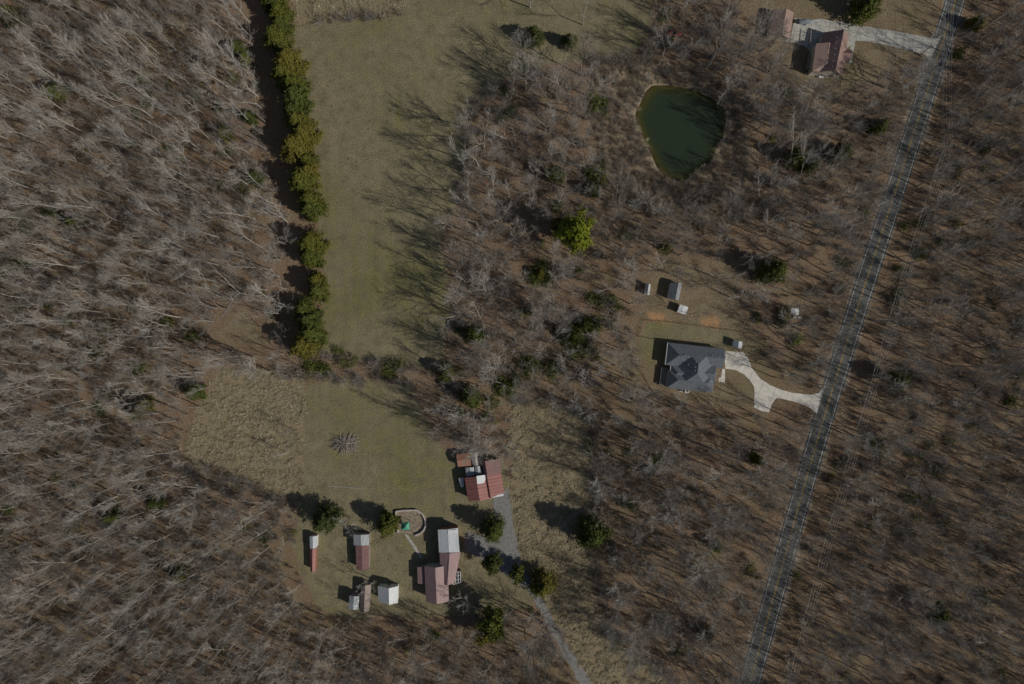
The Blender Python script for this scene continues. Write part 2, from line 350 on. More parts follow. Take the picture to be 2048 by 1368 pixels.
# pond water, a little below the banks
m, nt, bs = newmat('pond_water')
a = nt.nodes.new('ShaderNodeAttribute'); a.attribute_name = 'shallow'
f = math_n(nt, 'ADD', a.outputs['Fac'], math_n(nt, 'MULTIPLY', math_n(nt, 'SUBTRACT', noise_node(nt, 0.12, 4, 0.6, geo_pos(nt)), 0.5), 0.35))
nt.links.new(ramp(nt, f, [(0.05, (0.030, 0.044, 0.026)), (0.40, (0.040, 0.049, 0.020)), (0.75, (0.068, 0.062, 0.017)), (1.0, (0.055, 0.042, 0.018))]), bs.inputs['Base Color'])
bs.inputs['Roughness'].default_value = 0.08; bs.inputs['IOR'].default_value = 1.33
bump(nt, bs, noise_node(nt, 1.2, 2, 0.5, geo_pos(nt)), 0.04, 0.05)
wv = []; wf = []; wa = []
pc = np.array(POND).mean(0); RN = 12; n = len(POND) * 3
pp = []
for i in range(len(POND)):
    p0 = np.array(POND[i]); p1 = np.array(POND[(i + 1) % len(POND)])
    for k in range(3): pp.append(p0 + (p1 - p0) * k / 3)
pp = np.array(pp)
for _ in range(3): pp = 0.5 * pp + 0.25 * np.roll(pp, 1, 0) + 0.25 * np.roll(pp, -1, 0)
pp += rng.normal(0, 0.55, pp.shape)
for r in range(RN + 1):
    t = 1.0 - (r / RN) ** 0.8 * 0.97
    for i in range(n):
        q = pc + (pp[i] - pc) * (t * 1.02); v = U(q[0], q[1]); wv.append((v.x, v.y, -0.12))
        edge_w = max(0.0, 1 - (1 - t) * 3.6); west = 0.62 + 0.38 * min(1, max(0, (pc[0] + 20 - q[0]) / 60))
        wa.append(edge_w * west)
for r in range(RN):
    for i in range(n):
        j = (i + 1) % n; wf.append((r * n + i, r * n + j, (r + 1) * n + j, (r + 1) * n + i))
wf.append(tuple(RN * n + i for i in range(n)))
wf = [tuple(reversed(f_)) for f_ in wf]
wm = bpy.data.meshes.new('pond_water'); wm.from_pydata(wv, [], wf); wm.update(); wm.materials.append(m)
if wm.polygons[0].normal.z < 0: wm.flip_normals()
at = wm.attributes.new('shallow', 'FLOAT', 'POINT'); at.data.foreach_set('value', wa)
link('pond_water', wm)['kind'] = 'structure'

# ------------------------------------------------------------------ road
def ribbon(name, L, R, z, mat, parent=None, thick=0.0):
    mb = MB(); n = len(L); vs = [U(*p) for p in L] + [U(*p) for p in R]
    vs = [(v.x, v.y, z) for v in vs]
    mb.add(vs, [(i, n + i, n + i + 1, i + 1) for i in range(n - 1)])
    o = mb.build(name, mat, parent)
    if o.data.polygons[0].normal.z < 0: o.data.flip_normals()
    return o
def lerp_side(t):
    out = []
    for y in np.arange(-460, 1761, 20): out.append((float(road_x(y, t)), float(y)))
    # smooth
    a = np.array(out)
    for _ in range(30): a[1:-1, 0] = 0.5 * a[1:-1, 0] + 0.25 * (a[:-2, 0] + a[2:, 0])
    return [tuple(p) for p in a]
road = ribbon('road', lerp_side(-0.11), lerp_side(1.11), 0.03, M['asphalt']); road['kind'] = 'structure'
nv = len(road.data.vertices); at = road.data.attributes.new('across', 'FLOAT', 'POINT'); at.data.foreach_set('value', [0.0] * (nv // 2) + [1.0] * (nv // 2))
nt2 = M['asphalt'].node_tree; bs2 = nt2.nodes['Principled BSDF']; old = bs2.inputs['Base Color'].links[0].from_socket
a2 = nt2.nodes.new('ShaderNodeAttribute'); a2.attribute_name = 'across'
tr_ = math_n(nt2, 'COSINE', math_n(nt2, 'MULTIPLY', math_n(nt2, 'SUBTRACT', a2.outputs['Fac'], 0.19), 2 * math.pi * 4.4))
tr_ = math_n(nt2, 'ADD', math_n(nt2, 'MULTIPLY', tr_, 0.08), math_n(nt2, 'MULTIPLY', math_n(nt2, 'SUBTRACT', noise_node(nt2, 0.5, 6, 0.75, geo_pos(nt2)), 0.5), 0.9))
nt2.links.new(mix(nt2, 1.0, old, ramp(nt2, math_n(nt2, 'ADD', tr_, 0.5), [(0.0, (0.6, 0.6, 0.6)), (1.0, (1.4, 1.4, 1.38))]), 'MULTIPLY'), bs2.inputs['Base Color'])
for t in (0.0, 1.0): ribbon('edge_line', lerp_side(t - 0.012), lerp_side(t + 0.012), 0.036, M['white_paint'], road)
for t in (0.488, 0.532): ribbon('centre_line', lerp_side(t - 0.011), lerp_side(t + 0.011), 0.036, M['yellow_paint'], road)

# ------------------------------------------------------------------ slabs: polygon cut into slabs with open joints
def slabs(name, poly, step, ang, mat, z0=0.0, z1=0.07, joint=0.03, curve=None):
    root = MB(); base = [U(*p) for p in poly]
    cx = sum(p.x for p in base) / len(base); cy = sum(p.y for p in base) / len(base)
    bm = bmesh.new(); vs = [bm.verts.new((p.x, p.y, 0)) for p in base]; bm.faces.new(vs)
    bmesh.ops.triangulate(bm, faces=bm.faces[:]); 
    bmesh.ops.dissolve_limit(bm, angle_limit=0.01, verts=bm.verts[:], edges=bm.edges[:])
    for a_, st in ((ang, step[0]), (ang + math.pi / 2, step[1])):
        nrm = Vector((math.cos(a_), math.sin(a_), 0))
        ds = [nrm.dot(Vector((p.x, p.y, 0))) for p in base]; d = min(ds) + st * 0.5
        while d < max(ds):
            bmesh.ops.bisect_plane(bm, geom=bm.verts[:] + bm.edges[:] + bm.faces[:], plane_co=nrm * d, plane_no=nrm)
            d += st
    root.prism([(p.x, p.y) for p in base], z0 - 0.05, z1 - 0.03)
    pm = bpy.data.objects.new(name, root.mesh(name, [M['joint']])); C.objects.link(pm); pm['kind'] = 'structure'
    for fc in bm.faces:
        pts = [v.co.copy() for v in fc.verts]
        if fc.calc_area() < 0.3: continue
        c = fc.calc_center_median(); sh = []
        for p in pts:
            d = (p - c); L = d.length
            sh.append((c + d * max(0.0, (L - joint) / L)) if L > 0 else p)
        h = z1 + rnd.uniform(-0.008, 0.008)
        mb = MB(); mb.prism([(p.x - c.x, p.y - c.y) for p in sh], 0.0, h)
        o = mb.build('slab', mat, pm, (c.x, c.y, 0))
    bm.free(); return pm
M['joint'] = nmat('joint_dirt', (0.14, 0.12, 0.09), (0.2, 0.17, 0.13), 2, 0.9, 0)
slabs('driveway', MAIN_DRIVE, (4.5, 3.3), math.radians(-22), M['concrete'], joint=0.035)
slabs('neighbour_driveway', NE_DRIVE, (3.1, 3.1), math.radians(-9), M['old_concrete'], joint=0.06)
slabs('front_walk', [(1444,738),(1450,738),(1450,765),(1437,763.5),(1437,756),(1442,755)], (1.6, 1.6), math.radians(-7), M['concrete'], z1=0.1, joint=0.03)
slabs('neighbour_walk', [(1702,79),(1711,82),(1706,108),(1703,125),(1695,129),(1698,112)], (1.7, 1.7), math.radians(-14), M['old_concrete'], z1=0.08)
slabs('garden_path', [(809,1069),(814,1067),(830,1090),(846,1114),(842,1117),(825,1093)], (1.4, 1.4), math.radians(-55), M['old_concrete'], z1=0.06)
gp = []
for i in range(len(GRAVEL)):
    p0 = Vector(GRAVEL[i]); p1 = Vector(GRAVEL[(i + 1) % len(GRAVEL)])
    for k in range(6):
        q = p0.lerp(p1, k / 6); gp.append((q.x + rnd.uniform(-1.6, 1.6), q.y + rnd.uniform(-1.6, 1.6)))
mb = MB(); vs = [U(*p) for p in gp]; mb.add([(v.x, v.y, 0.012) for v in vs], [tuple(range(len(vs)))])
o = mb.build('gravel_drive', M['gravel']); o['kind'] = 'structure'
if o.data.polygons[0].normal.z < 0: o.data.flip_normals()

# ------------------------------------------------------------------ buildings
def roof_block(root, cpx, ze, zr, mat, wallmat, hip=(0, 0), over=0.35, walls=True, zbase=0.0, ridge_t=0.5, label=None, world=False, gutter=None, thick=0.16):
    """ridge runs from the middle of edge p3-p0 to the middle of edge p1-p2"""
    O = root.location
    P4 = [Vector(p) if world else U(p[0], p[1], ze) for p in cpx]
    P4 = [Vector((p[0], p[1], ze)) for p in P4]
    a = P4[0].lerp(P4[3], ridge_t); b = P4[1].lerp(P4[2], ridge_t); L = (b - a).length
    r0 = a.lerp(b, hip[0] / L); r1 = b.lerp(a, hip[1] / L); r0.z = r1.z = zr
    top = P4 + [r0, r1]; low = [v - Vector((0, 0, thick)) for v in top]
    fs = [(0, 1, 5, 4), (2, 3, 4, 5), (3, 0, 4), (1, 2, 5)]
    mb = MB(); mb.add(top, fs); mb.add(low, [tuple(reversed(f)) for f in fs])
    mb.v += []; n = 6
    sides = [(0, 1), (2, 3)]
    if hip[0] > 0: sides.append((3, 0))
    else: sides += [(3, 4), (4, 0)]
    if hip[1] > 0: sides.append((1, 2))
    else: sides += [(1, 5), (5, 2)]
    if not hip[0]: mb.f = [f for f in mb.f if set(f) not in ({3, 0, 4}, {9, 6, 10})]
    if not hip[1]: mb.f = [f for f in mb.f if set(f) not in ({1, 2, 5}, {7, 8, 11})]
    for i, j in sides: mb.f.append((j, i, i + n, j + n))
    mb.m = [0] * len(mb.f)
    ro = mb.build('roof', mat, root, off=O)
    bmx = bmesh.new(); bmx.from_mesh(ro.data); bmesh.ops.recalc_face_normals(bmx, faces=bmx.faces[:]); bmx.to_mesh(ro.data); bmx.free()
    if walls:
        c = sum(P4, Vector()) / 4
        def ins(p):
            ux = (P4[1] - P4[0]).normalized(); uy = (P4[3] - P4[0]).normalized()
            return p + (c - p).project(ux).normalized() * over + (c - p).project(uy).normalized() * over
        W = [ins(p) for p in P4]; w = MB()
        zt = ze - thick * 0.5
        vs = [(p.x, p.y, zbase) for p in W] + [(p.x, p.y, zt) for p in W]
        w.add(vs, [(0, 1, 5, 4), (1, 2, 6, 5), (2, 3, 7, 6), (3, 0, 4, 7)])
        for k, (i, j, t) in enumerate(((0, 3, 0), (1, 2, 1))):
            if not hip[k]:
                mid = W[i].lerp(W[j], ridge_t)
                f = 1 - over / max(0.5, (P4[0] - P4[3]).length / 2)
                w.add([(W[i].x, W[i].y, zt), (W[j].x, W[j].y, zt), (mid.x, mid.y, ze + (zr - ze) * f - thick * 0.9)], [(0, 1, 2)])
        w.build('wall', wallmat, root, off=O)
    if gutter:
        for i, j in gutter:
            g = MB(); p, q = P4[i], P4[j]; d = (q - p).normalized(); nrm = Vector((d.y, -d.x, 0))
            cen = (p + q) / 2
            if (c if walls else sum(P4, Vector()) / 4) is not None and nrm.dot(cen - sum(P4, Vector()) / 4) < 0: nrm = -nrm
            m_ = cen + nrm * 0.07
            g.box((m_.x, m_.y, ze - 0.07), ((q - p).length, 0.13, 0.12), math.atan2(d.y, d.x))
            g.build('gutter', M['trim'], root, off=O)
    return P4, ro

def wall_item(root, kind, x, y, z, w, h, rz, mat=None):
    """window or door lying on a wall whose face normal points along rz"""
    O = root.location; n = Vector((math.cos(rz), math.sin(rz), 0))
    def bx(c, size, m, par, name):
        mb = MB(); mb.box((0, 0, 0), size, rz); o = mb.build(name, m, par)
        o.location = (c[0] - (O.x if par is root else 0), c[1] - (O.y if par is root else 0), c[2] - (O.z if par is root else 0)); return o
    if kind == 'window':
        f = bx((x, y, z), (0.10, w, h), M['trim'], root, 'window')
        mb = MB(); mb.box((n.x * 0.04, n.y * 0.04, 0), (0.06, w - 0.16, h - 0.16), rz); mb.build('pane', M['glass'], f)
    else:
        f = bx((x, y, z), (0.08, w, h), mat or M['trim'], root, 'door')
        mb = MB(); t = Vector((-n.y, n.x, 0)) * (w * 0.38); mb.box((n.x * 0.07 + t.x, n.y * 0.07 + t.y, -0.05), (0.06, 0.05, 0.14), rz); mb.build('handle', M['black_metal'], f)

def building(name, label, cat, px, py, group=None):
    p = U(px, py); return thing(name, label, cat, (p.x, p.y, 0), group)

def vents(root, pts, z):
    for (px, py, zz) in pts:
        p = U(px, py, zz); mb = MB(); mb.tube([(0, 0, -0.35), (0, 0, 0.35)], [0.09, 0.09], 6)
        mb.box((0, 0, 0.38), (0.3, 0.3, 0.08)); mb.build('roof_vent', M['vent'], root, (p.x - root.location.x, p.y - root.location.y, zz))

# --- main house: local frame from the north-west eave corner, u along the long north eave
HO = U(1336.1, 684.9, 3.0); ua = math.radians(-6.7)
ux = Vector((math.cos(ua), math.sin(ua), 0)); vx = Vector((math.sin(ua), -math.cos(ua), 0)); k = 0.0193 * 222 / 225
def HU(u, v): return HO + ux * (u * k) + vx * (v * k)
hc = HU(450, 380)
house = thing('house', 'large new house with dark slate-grey hipped roof beside the curved pale driveway', 'house', (hc.x, hc.y, 0))
def hb(u0, v0, u1, v1, ze, zr, axis='u', hip=(0, 0), gut=None):
    if axis == 'u': c = [HU(u0, v0), HU(u1, v0), HU(u1, v1), HU(u0, v1)]
    else: c = [HU(u0, v1), HU(u0, v0), HU(u1, v0), HU(u1, v1)]
    return roof_block(house, c, ze, zr, M['shingle_dark'], M['siding_white'], hip, 0.3, world=True, gutter=gut)
sl_ = 0.62
def zr_(half): return 3.0 + half * 0.0193 * sl_
hb(0, 0, 620, 384, 3.0, zr_(192), 'u', (3.7, 0), [(3, 0)])
hb(480, -1, 972, 331, 2.988, zr_(166) - 0.01, 'u', (0, 0))
hb(205, -2, 815, 768, 2.975, zr_(305) - 0.02, 'v', (5.8, 5.8))
hb(98, 376, 520, 612, 2.96, zr_(118), 'u', (2.2, 0), [(3, 0)])
hb(66, 462, 858, 771, 2.945, zr_(155) + 0.1, 'u', (3.0, 2.6))
hb(560, 292, 878, 594, 3.05, zr_(151) + 0.15, 'u', (0, 0.9))
vents(house, [(1364.5, 713, 5.1), (1371, 710.5, 5.2), (1392, 723.5, 6.3), (1376.5, 729, 5.0), (1390, 734, 6.0), (1389.5, 741, 6.0), (1424, 711.5, 4.6), (1438, 713, 4.4), (1426, 729, 4.4)], 0)
for u in (120, 260, 420, 560): q = HU(u, 12); wall_item(house, 'window', q.x, q.y, 1.6, 1.1, 1.3, ua + math.pi / 2)
for v in (90, 230): q = HU(13, v); wall_item(house, 'window', q.x, q.y, 1.6, 1.2, 1.3, ua + math.pi)
q = HU(960, 165); wall_item(house, 'door', q.x, q.y, 1.15, 4.6, 2.2, ua, M['siding_tan'])
q = HU(866, 520); wall_item(house, 'door', q.x, q.y, 1.15, 1.0, 2.1, ua, M['old_wood'])
for u in (200, 620): q = HU(u, 757); wall_item(house, 'window', q.x, q.y, 1.6, 1.2, 1.3, ua - math.pi / 2)
mb = MB(); q = HU(20, 590); mb.box((q.x, q.y, 0.45), (2.2, 6.0, 0.12), ua)
for s_ in range(8):
    t = HU(-38, 450 + s_ * 41); mb.box((t.x, t.y, 0.95), (0.08, 0.08, 0.95), ua)
t = HU(-38, 590); mb.box((t.x, t.y, 1.42), (0.1, 5.9, 0.06), ua)
mb.build('back_deck', M['old_wood'], house, off=house.location)
for px, py, nm in ((1374.5, 781.5, 'white'), (1363, 780.5, 'grey')):
    p = U(px, py, 0.8); big = nm == 'white'
    th = thing('air_conditioner', 'white square air conditioner against the south wall of the slate-roofed house' if big else 'small grey heat pump in the shade beside the white air conditioner', 'air conditioner', (p.x, p.y, 0))
    s_ = 1.25 if big else 0.8
    mb = MB(); mb.box((0, 0, 0.5), (s_, s_, 0.9), ua); mb.build('casing', M['trim'] if big else M['vent'], th)
    mb = MB(); mb.tube([(0, 0, 0.951), (0, 0, 0.99)], [s_ * 0.36, s_ * 0.36], 12); mb.build('fan_grille', M['black_metal'], th)
    mb = MB(); mb.box((0, 0, 0.03), (s_ + .3, s_ + .3, 0.06), ua); mb.build('pad', M['concrete'], th)

def shed(name, label, cat, corners, ze, zr, mat, wall, hip=(0, 0), over=0.15, door=True, **kw):
    cx = sum(c[0] for c in corners) / 4; cy = sum(c[1] for c in corners) / 4
    root = building(name, label, cat, cx, cy)
    P4, ro = roof_block(root, corners, ze, zr, mat, wall, hip, over, **kw)
    if door:
        q = P4[1].lerp(P4[2], 0.5); d = (P4[1] - P4[0]).normalized(); q = q - d * (over - 0.03)
        wall_item(root, 'door', q.x, q.y, min(1.0, ze * 0.45), 0.9, min(1.9, ze * 0.85), math.atan2(d.y, d.x), M['old_wood'])
    return root

a8 = math.radians(8)
# order: ridge runs p0 -> p1
shed('garden_shed', 'narrow garden shed with one bright white roof slope, beside the lone bare tree', 'shed',
     [(1288.3, 588.8), (1291.8, 566.6), (1301.3, 568.8), (1299, 590.2)], 2.1, 2.9, M['clear_panel'], M['siding_white'], ridge_t=0.52)
b1 = shed('storage_shed', 'largest of the three sheds north of the lawn, dark grey gable roof', 'shed',
     [(1334.6, 596), (1340.7, 565.4), (1364.2, 566), (1357.4, 601)], 2.5, 3.9, ribmat('storage_roof', (0.17, 0.18, 0.19), (0.27, 0.29, 0.30), math.radians(-12), 0.5, 0.7, 0.1, (0.12, 0.12, 0.12)), M['old_wood'], ridge_t=0.62)
shed('lean_to_shed', 'small shed with a flat white leaf-speckled roof crossed by a trunk shadow', 'shed',
     [(1354, 624.2), (1360, 608.9), (1376.7, 614), (1371.8, 629.6)], 2.3, 2.45, M['white_panel'], M['old_wood'])
shed('well_house', 'little grey-roofed outbuilding between the wire fence and the driveway', 'shed',
     [(1466, 694), (1467.4, 680.3), (1485, 684), (1483.4, 698)], 2.2, 3.1, ribmat('well_roof', (0.36, 0.38, 0.40), (0.5, 0.52, 0.54), math.radians(-10), 0.5, 0.5, 0.1, (0.2, 0.2, 0.2)), M['siding_tan'])
# --- north-east neighbours
brown = ribmat('brown_shingles', (0.215, 0.135, 0.115), (0.29, 0.19, 0.165), math.radians(-10), 0.5, 0.75, 0.0, (0.15, 0.10, 0.09), 0.66)
brown2 = ribmat('brown_metal', (0.25, 0.165, 0.135), (0.33, 0.225, 0.19), math.radians(-100), 0.45, 0.6, 0.0, (0.2, 0.13, 0.1), 0.66)
gar = shed('garage', 'long brown-roofed garage at the end of the jointed concrete drive', 'garage',
     [(1537.5, 71.7), (1546, 19.7), (1587.5, 25), (1579, 77.6)], 3.0, 4.9, brown2, M['siding_tan'], ridge_t=0.54, over=0.3)
nh = building('neighbour_house', 'brown-roofed house with a pale gable wall beside the jointed concrete drive', 'house', 1664, 108)
roof_block(nh, [(1626, 145), (1647, 64.5), (1698, 72), (1684, 152)], 3.3, 6.9, brown, M['siding_tan'], over=0.4, ridge_t=0.6)
roof_block(nh, [(1624.6, 143), (1632, 87), (1664, 88), (1658, 143)], 4.3, 5.4, brown2, M['siding_tan'], over=0.3, ridge_t=0.75, hip=(2.5, 0))
roof_block(nh, [(1660, 97), (1702, 99), (1697, 126), (1655, 124)], 3.0, 5.2, brown, M['siding_tan'], over=0.4)
vents(nh, [(1673, 75, 6.2), (1672, 86, 6.2), (1669.5, 98, 6.2), (1668, 111, 6.2), (1666, 122, 6.2), (1664, 133, 6.2)], 0)
dm = MB(); p = U(1621, 128); dm.box((p.x, p.y, 1.2), (3.4, 5.0, 0.14), math.radians(-10))
p = U(1615, 92); dm.box((p.x, p.y, 2.2), (0.2, 9.0, 0.12), math.radians(-4))
for i in range(5): q = U(1615 + 0.4 * (2 - i) * 1.0, 68 + i * 12); dm.box((q.x, q.y, 1.1), (0.12, 0.12, 2.2))
dm.build('deck', M['old_wood'], nh, off=nh.location)
for v_ in (0.35, 0.7):
    q = U(1630 + 50 * v_, 148.5 + 5 * v_, 1.6); wall_item(nh, 'window', q.x, q.y - 0.1, 1.7, 1.1, 1.3, math.radians(-97))
# --- red barn complex by the gravel drive
red = ribmat('red_metal', (0.22, 0.08, 0.068), (0.30, 0.125, 0.105), math.radians(8), 2.2, 0.6, 0.1, (0.36, 0.22, 0.19), 0.60, seam=0.18)
redb = ribmat('rusty_metal', (0.15, 0.085, 0.08), (0.23, 0.12, 0.11), math.radians(8), 0.9, 0.65, 0.1, (0.12, 0.08, 0.08), 0.60)
rust = ribmat('orange_rust_metal', (0.25, 0.12, 0.08), (0.33, 0.17, 0.11), math.radians(95), 0.6, 0.7, 0.1, (0.16, 0.09, 0.07), 0.56)
silver = ribmat('silver_metal', (0.26, 0.28, 0.29), (0.36, 0.38, 0.38), math.radians(95), 0.8, 0.45, 0.3, (0.22, 0.2, 0.18), 0.64)
barn = building('barn', 'sprawling red metal-roofed barn at the top of the gravel drive', 'barn', 975, 965)
roof_block(barn, [(936.5, 1002), (929, 955.7), (976, 948.5), (984, 996.5)], 3.6, 5.2, red, M['old_wood'], over=0.3, ridge_t=0.5)
roof_block(barn, [(975, 996), (967, 950), (1002, 946), (1008, 985.5)], 3.25, 4.6, red, M['old_wood'], over=0.3, ridge_t=0.2)
roof_block(barn, [(968, 951), (963, 921.5), (998.5, 918), (1003, 947)], 3.3, 4.7, redb, M['old_wood'], over=0.3, ridge_t=0.2)
mb = MB(); pts = [U(x, y, 0) for x, y in ((951, 952.5), (975.3, 949.5), (976.3, 965), (953.3, 968))]
def lay_panel(root, pxs, zs, name, mat):
    mb = MB(); vs = [U(x, y, z) for (x, y), z in zip(pxs, zs)]
    n_ = len(vs)
    mb.add(list(vs) + [v - Vector((0, 0, .05)) for v in vs], [tuple(range(n_)), tuple(range(2 * n_ - 1, n_ - 1, -1))] + [(i, n_ + i, n_ + (i + 1) % n_, (i + 1) % n_) for i in range(n_)])
    o = mb.build(name, mat, root, off=root.location)
    bmx = bmesh.new(); bmx.from_mesh(o.data); bmesh.ops.recalc_face_normals(bmx, faces=bmx.faces[:]); bmx.to_mesh(o.data); bmx.free(); return o
lay_panel(barn, [(953, 952), (974.5, 949.2), (975.8, 965), (954.5, 968)], (5.3, 3.72, 3.72, 5.3), 'skylight_panel', M['clear_panel'])
lay_panel(barn, [(977, 992.8), (1007, 987.5), (1007.3, 991.5), (977, 997.2)], (3.5, 3.5, 3.3, 3.3), 'door_canopy', M['white_panel'])
shed('tool_shed', 'rust-orange roofed shed standing north-west of the red barn', 'shed',
     [(915.8, 933.6), (912.7, 908.6), (940, 906), (942.5, 931.5)][1:] + [(915.8, 933.6)], 2.6, 3.3, rust, M['old_wood'])
shed('plank_shed', 'weathered grey board-roofed shed under a bare tree beside the rust-orange shed', 'shed',
     [(946.5, 933), (940.5, 906), (955.5, 904), (959.5, 931)], 2.3, 2.9, ribmat('board_roof', (0.30, 0.28, 0.25), (0.44, 0.41, 0.37), math.radians(-80), 0.5, 0.8, 0, (0.15, 0.13, 0.11)), M['old_wood'])
cp = building('carport', 'silver metal carport roof in two halves against the red barn', 'carport', 948, 944)
for cs in ([(932, 952.5), (931.2, 935.5), (948, 934), (949.5, 950.5)], [(950.8, 949), (949.8, 933), (960.2, 931.8), (965, 947.5)]):
    P4, _ = roof_block(cp, cs, 2.9, 3.15, silver, M['old_wood'], walls=False, over=0.1)
    for p in P4:
        mb = MB(); mb.box((p.x, p.y, 1.4), (0.15, 0.15, 2.8)); mb.build('post', M['old_wood'], cp, off=cp.location)
shed('chicken_coop', 'narrow white and grey coop against the west side of the red barn', 'coop',
     [(921.5, 974.3), (917, 956.3), (927.5, 955.4), (928, 973.6)], 1.9, 2.4, M['white_panel'], M['old_wood'])
# --- south farm buildings
plum = ribmat('plum_metal', (0.235, 0.15, 0.145), (0.30, 0.195, 0.19), math.radians(92), 0.5, 0.55, 0.1, (0.2, 0.13, 0.12), 0.66)
fh = building('farmhouse', 'farmhouse with dull plum metal roofs and a pale grey northern roof section', 'house', 890, 1125)
palem = ribmat('pale_metal', (0.36, 0.39, 0.40), (0.50, 0.53, 0.54), math.radians(92), 0.7, 0.5, 0.1, (0.26, 0.27, 0.27), 0.6)
roof_block(fh, [(878, 1105), (875.8, 1059.5), (916, 1056), (919, 1104)], 4.4, 5.0, palem, M['brick_wall'], over=0.3)
roof_block(fh, [(882, 1168), (879, 1104.5), (921, 1104), (909, 1167)], 4.0, 5.4, plum, M['brick_wall'], over=0.3)
roof_block(fh, [(852, 1204), (849, 1132), (895, 1131), (898, 1203)], 3.9, 6.0, plum, M['siding_tan'], over=0.3)
roof_block(fh, [(835.5, 1167), (834.5, 1134), (852, 1133.5), (853, 1167)], 2.6, 3.0, plum, M['old_wood'], over=0.2)
lay_panel(fh, [(895.5, 1061), (914, 1059), (914.5, 1066), (896, 1068)], (5.15, 4.75, 4.75, 5.15), 'skylight_panel', M['white_panel'])
for i in range(3):
    q = U(851 + 0.6 * i, 1150 + 20 * i, 2.4); wall_item(fh, 'window', q.x + .2, q.y, 2.0, 1.0, 1.2, math.pi)
sr = building('sunroom', 'small white-framed glass sunroom against the plum-roofed farmhouse', 'sunroom', 913.5, 1156)
P4, ro = roof_block(sr, [(906.4, 1168.5), (905.8, 1143), (921, 1143), (921.6, 1164)], 2.7, 3.0, M['glass'], M['glass'], over=0.1)
for i in range(4):
    for (aa, bb) in (((P4[0].lerp(P4[1], i / 3)), (P4[3].lerp(P4[2], i / 3))), ((P4[0].lerp(P4[3], i / 3)), (P4[1].lerp(P4[2], i / 3)))):
        mb = MB(); aa = aa.copy(); bb = bb.copy(); aa.z = bb.z = 3.06; mb.tube([aa, bb], [0.09, 0.09], 4); mb.build('glazing_bar', M['trim'], sr, off=sr.location)
tl = building('tractor_shed', 'long narrow shed with silver front and rusty brown rear roof', 'shed', 724, 1105)
roof_block(tl, [(707.5, 1090.5), (706.7, 1069), (738, 1069), (738.3, 1090.5)], 3.4, 3.9, silver, M['old_wood'], over=0.2)
roof_block(tl, [(713, 1140), (711, 1091), (738, 1091), (737.5, 1139)], 2.9, 3.4, redb, M['old_wood'], over=0.2)
for i in range(2): q = U(722.5 + i, 1069.5, 2.0)
wall_item(tl, 'door', q.x, q.y, 1.2, 2.4, 2.2, math.pi / 2, M['old_wood'])
lt = building('greenhouse_shed', 'slim shed west of the long silver and rust shed, pale and red roof', 'shed', 627, 1108)
roof_block(lt, [(620, 1097), (619, 1072.5), (633.5, 1072), (633, 1096)], 2.5, 2.9, palem, M['siding_white'], over=0.15)
roof_block(lt, [(621, 1143), (620, 1097.5), (632, 1097), (630.5, 1143)], 2.3, 2.9, red, M['brick_wall'], over=0.15)
shed('metal_shed', 'shed with white ribbed metal roof, one slope brighter, south of the farm lawn', 'shed',
     [(757, 1203), (755.5, 1172), (796, 1172.5), (796, 1206)], 3.0, 5.0, ribmat('white_metal', (0.50, 0.52, 0.52), (0.58, 0.60, 0.60), math.radians(2), 0.6, 0.5, 0.1, (0.42, 0.42, 0.4), 0.68), M['siding_white'], ridge_t=0.6, over=0.25)
shed('lean_shed', 'grey flat-roofed shed beside the narrow brown shed, lowest of the farm sheds', 'shed',
     [(697, 1218), (699, 1191), (718.5, 1193), (716.5, 1219)], 3.6, 4.0, silver, M['old_wood'])
shed('narrow_shed', 'narrow brown shed between the grey flat-roofed shed and the white metal shed', 'shed',
     [(720, 1223), (722, 1170), (741.5, 1169), (738, 1223)], 2.7, 3.7, ribmat('drab_metal', (0.24, 0.19, 0.165), (0.34, 0.275, 0.235), math.radians(2), 0.5, 0.7, 0.1, (0.22, 0.12, 0.1), 0.58), M['old_wood'])
# gazebo and walled garden
gz = building('gazebo', 'small gazebo with a green canvas pyramid roof inside the walled garden', 'gazebo', 810.5, 1052)
cs = [U(x, y, 2.4) for x, y in ((802, 1045), (818.3, 1043.6), (819.2, 1059.3), (802.8, 1060.5))]; cc = sum(cs, Vector()) / 4
mb = MB(); mid = [c.lerp(cc, 0.72) for c in cs]
for m_ in mid: m_.z = 3.5
mb.add(cs + mid, [(0, 1, 5, 4), (1, 2, 6, 5), (2, 3, 7, 6), (3, 0, 4, 7)]); ro = mb.build('canopy', M['green_canvas'], gz, off=gz.location)
bmx = bmesh.new(); bmx.from_mesh(ro.data); bmesh.ops.recalc_face_normals(bmx, faces=bmx.faces[:]); bmx.to_mesh(ro.data); bmx.free()
mb = MB(); top = Vector((cc.x, cc.y, 3.95)); cap = [c.lerp(cc, 0.66) for c in cs]
for m_ in cap: m_.z = 3.6
mb.add(cap + [top], [(0, 1, 4), (1, 2, 4), (2, 3, 4), (3, 0, 4)]); mb.build('canopy_cap', nmat('dark_green_canvas', (0.03, 0.12, 0.09), (0.04, 0.15, 0.11), 2, 0.7, 0), gz, off=gz.location)
for c in cs:
    q = c.lerp(cc, 0.08); mb = MB(); mb.box((q.x, q.y, 1.2), (0.1, 0.1, 2.4)); mb.build('post', M['black_metal'], gz, off=gz.location)
WALL = [(797, 1065), (793.5, 1045), (792.5, 1022), (813, 1020), (834, 1019.5), (846, 1028), (851.5, 1040), (852.5, 1050), (848, 1060), (840, 1067), (831, 1070)]
gw = building('garden_wall', 'low curved pale stone wall around the garden with the gazebo', 'wall', 822, 1045)
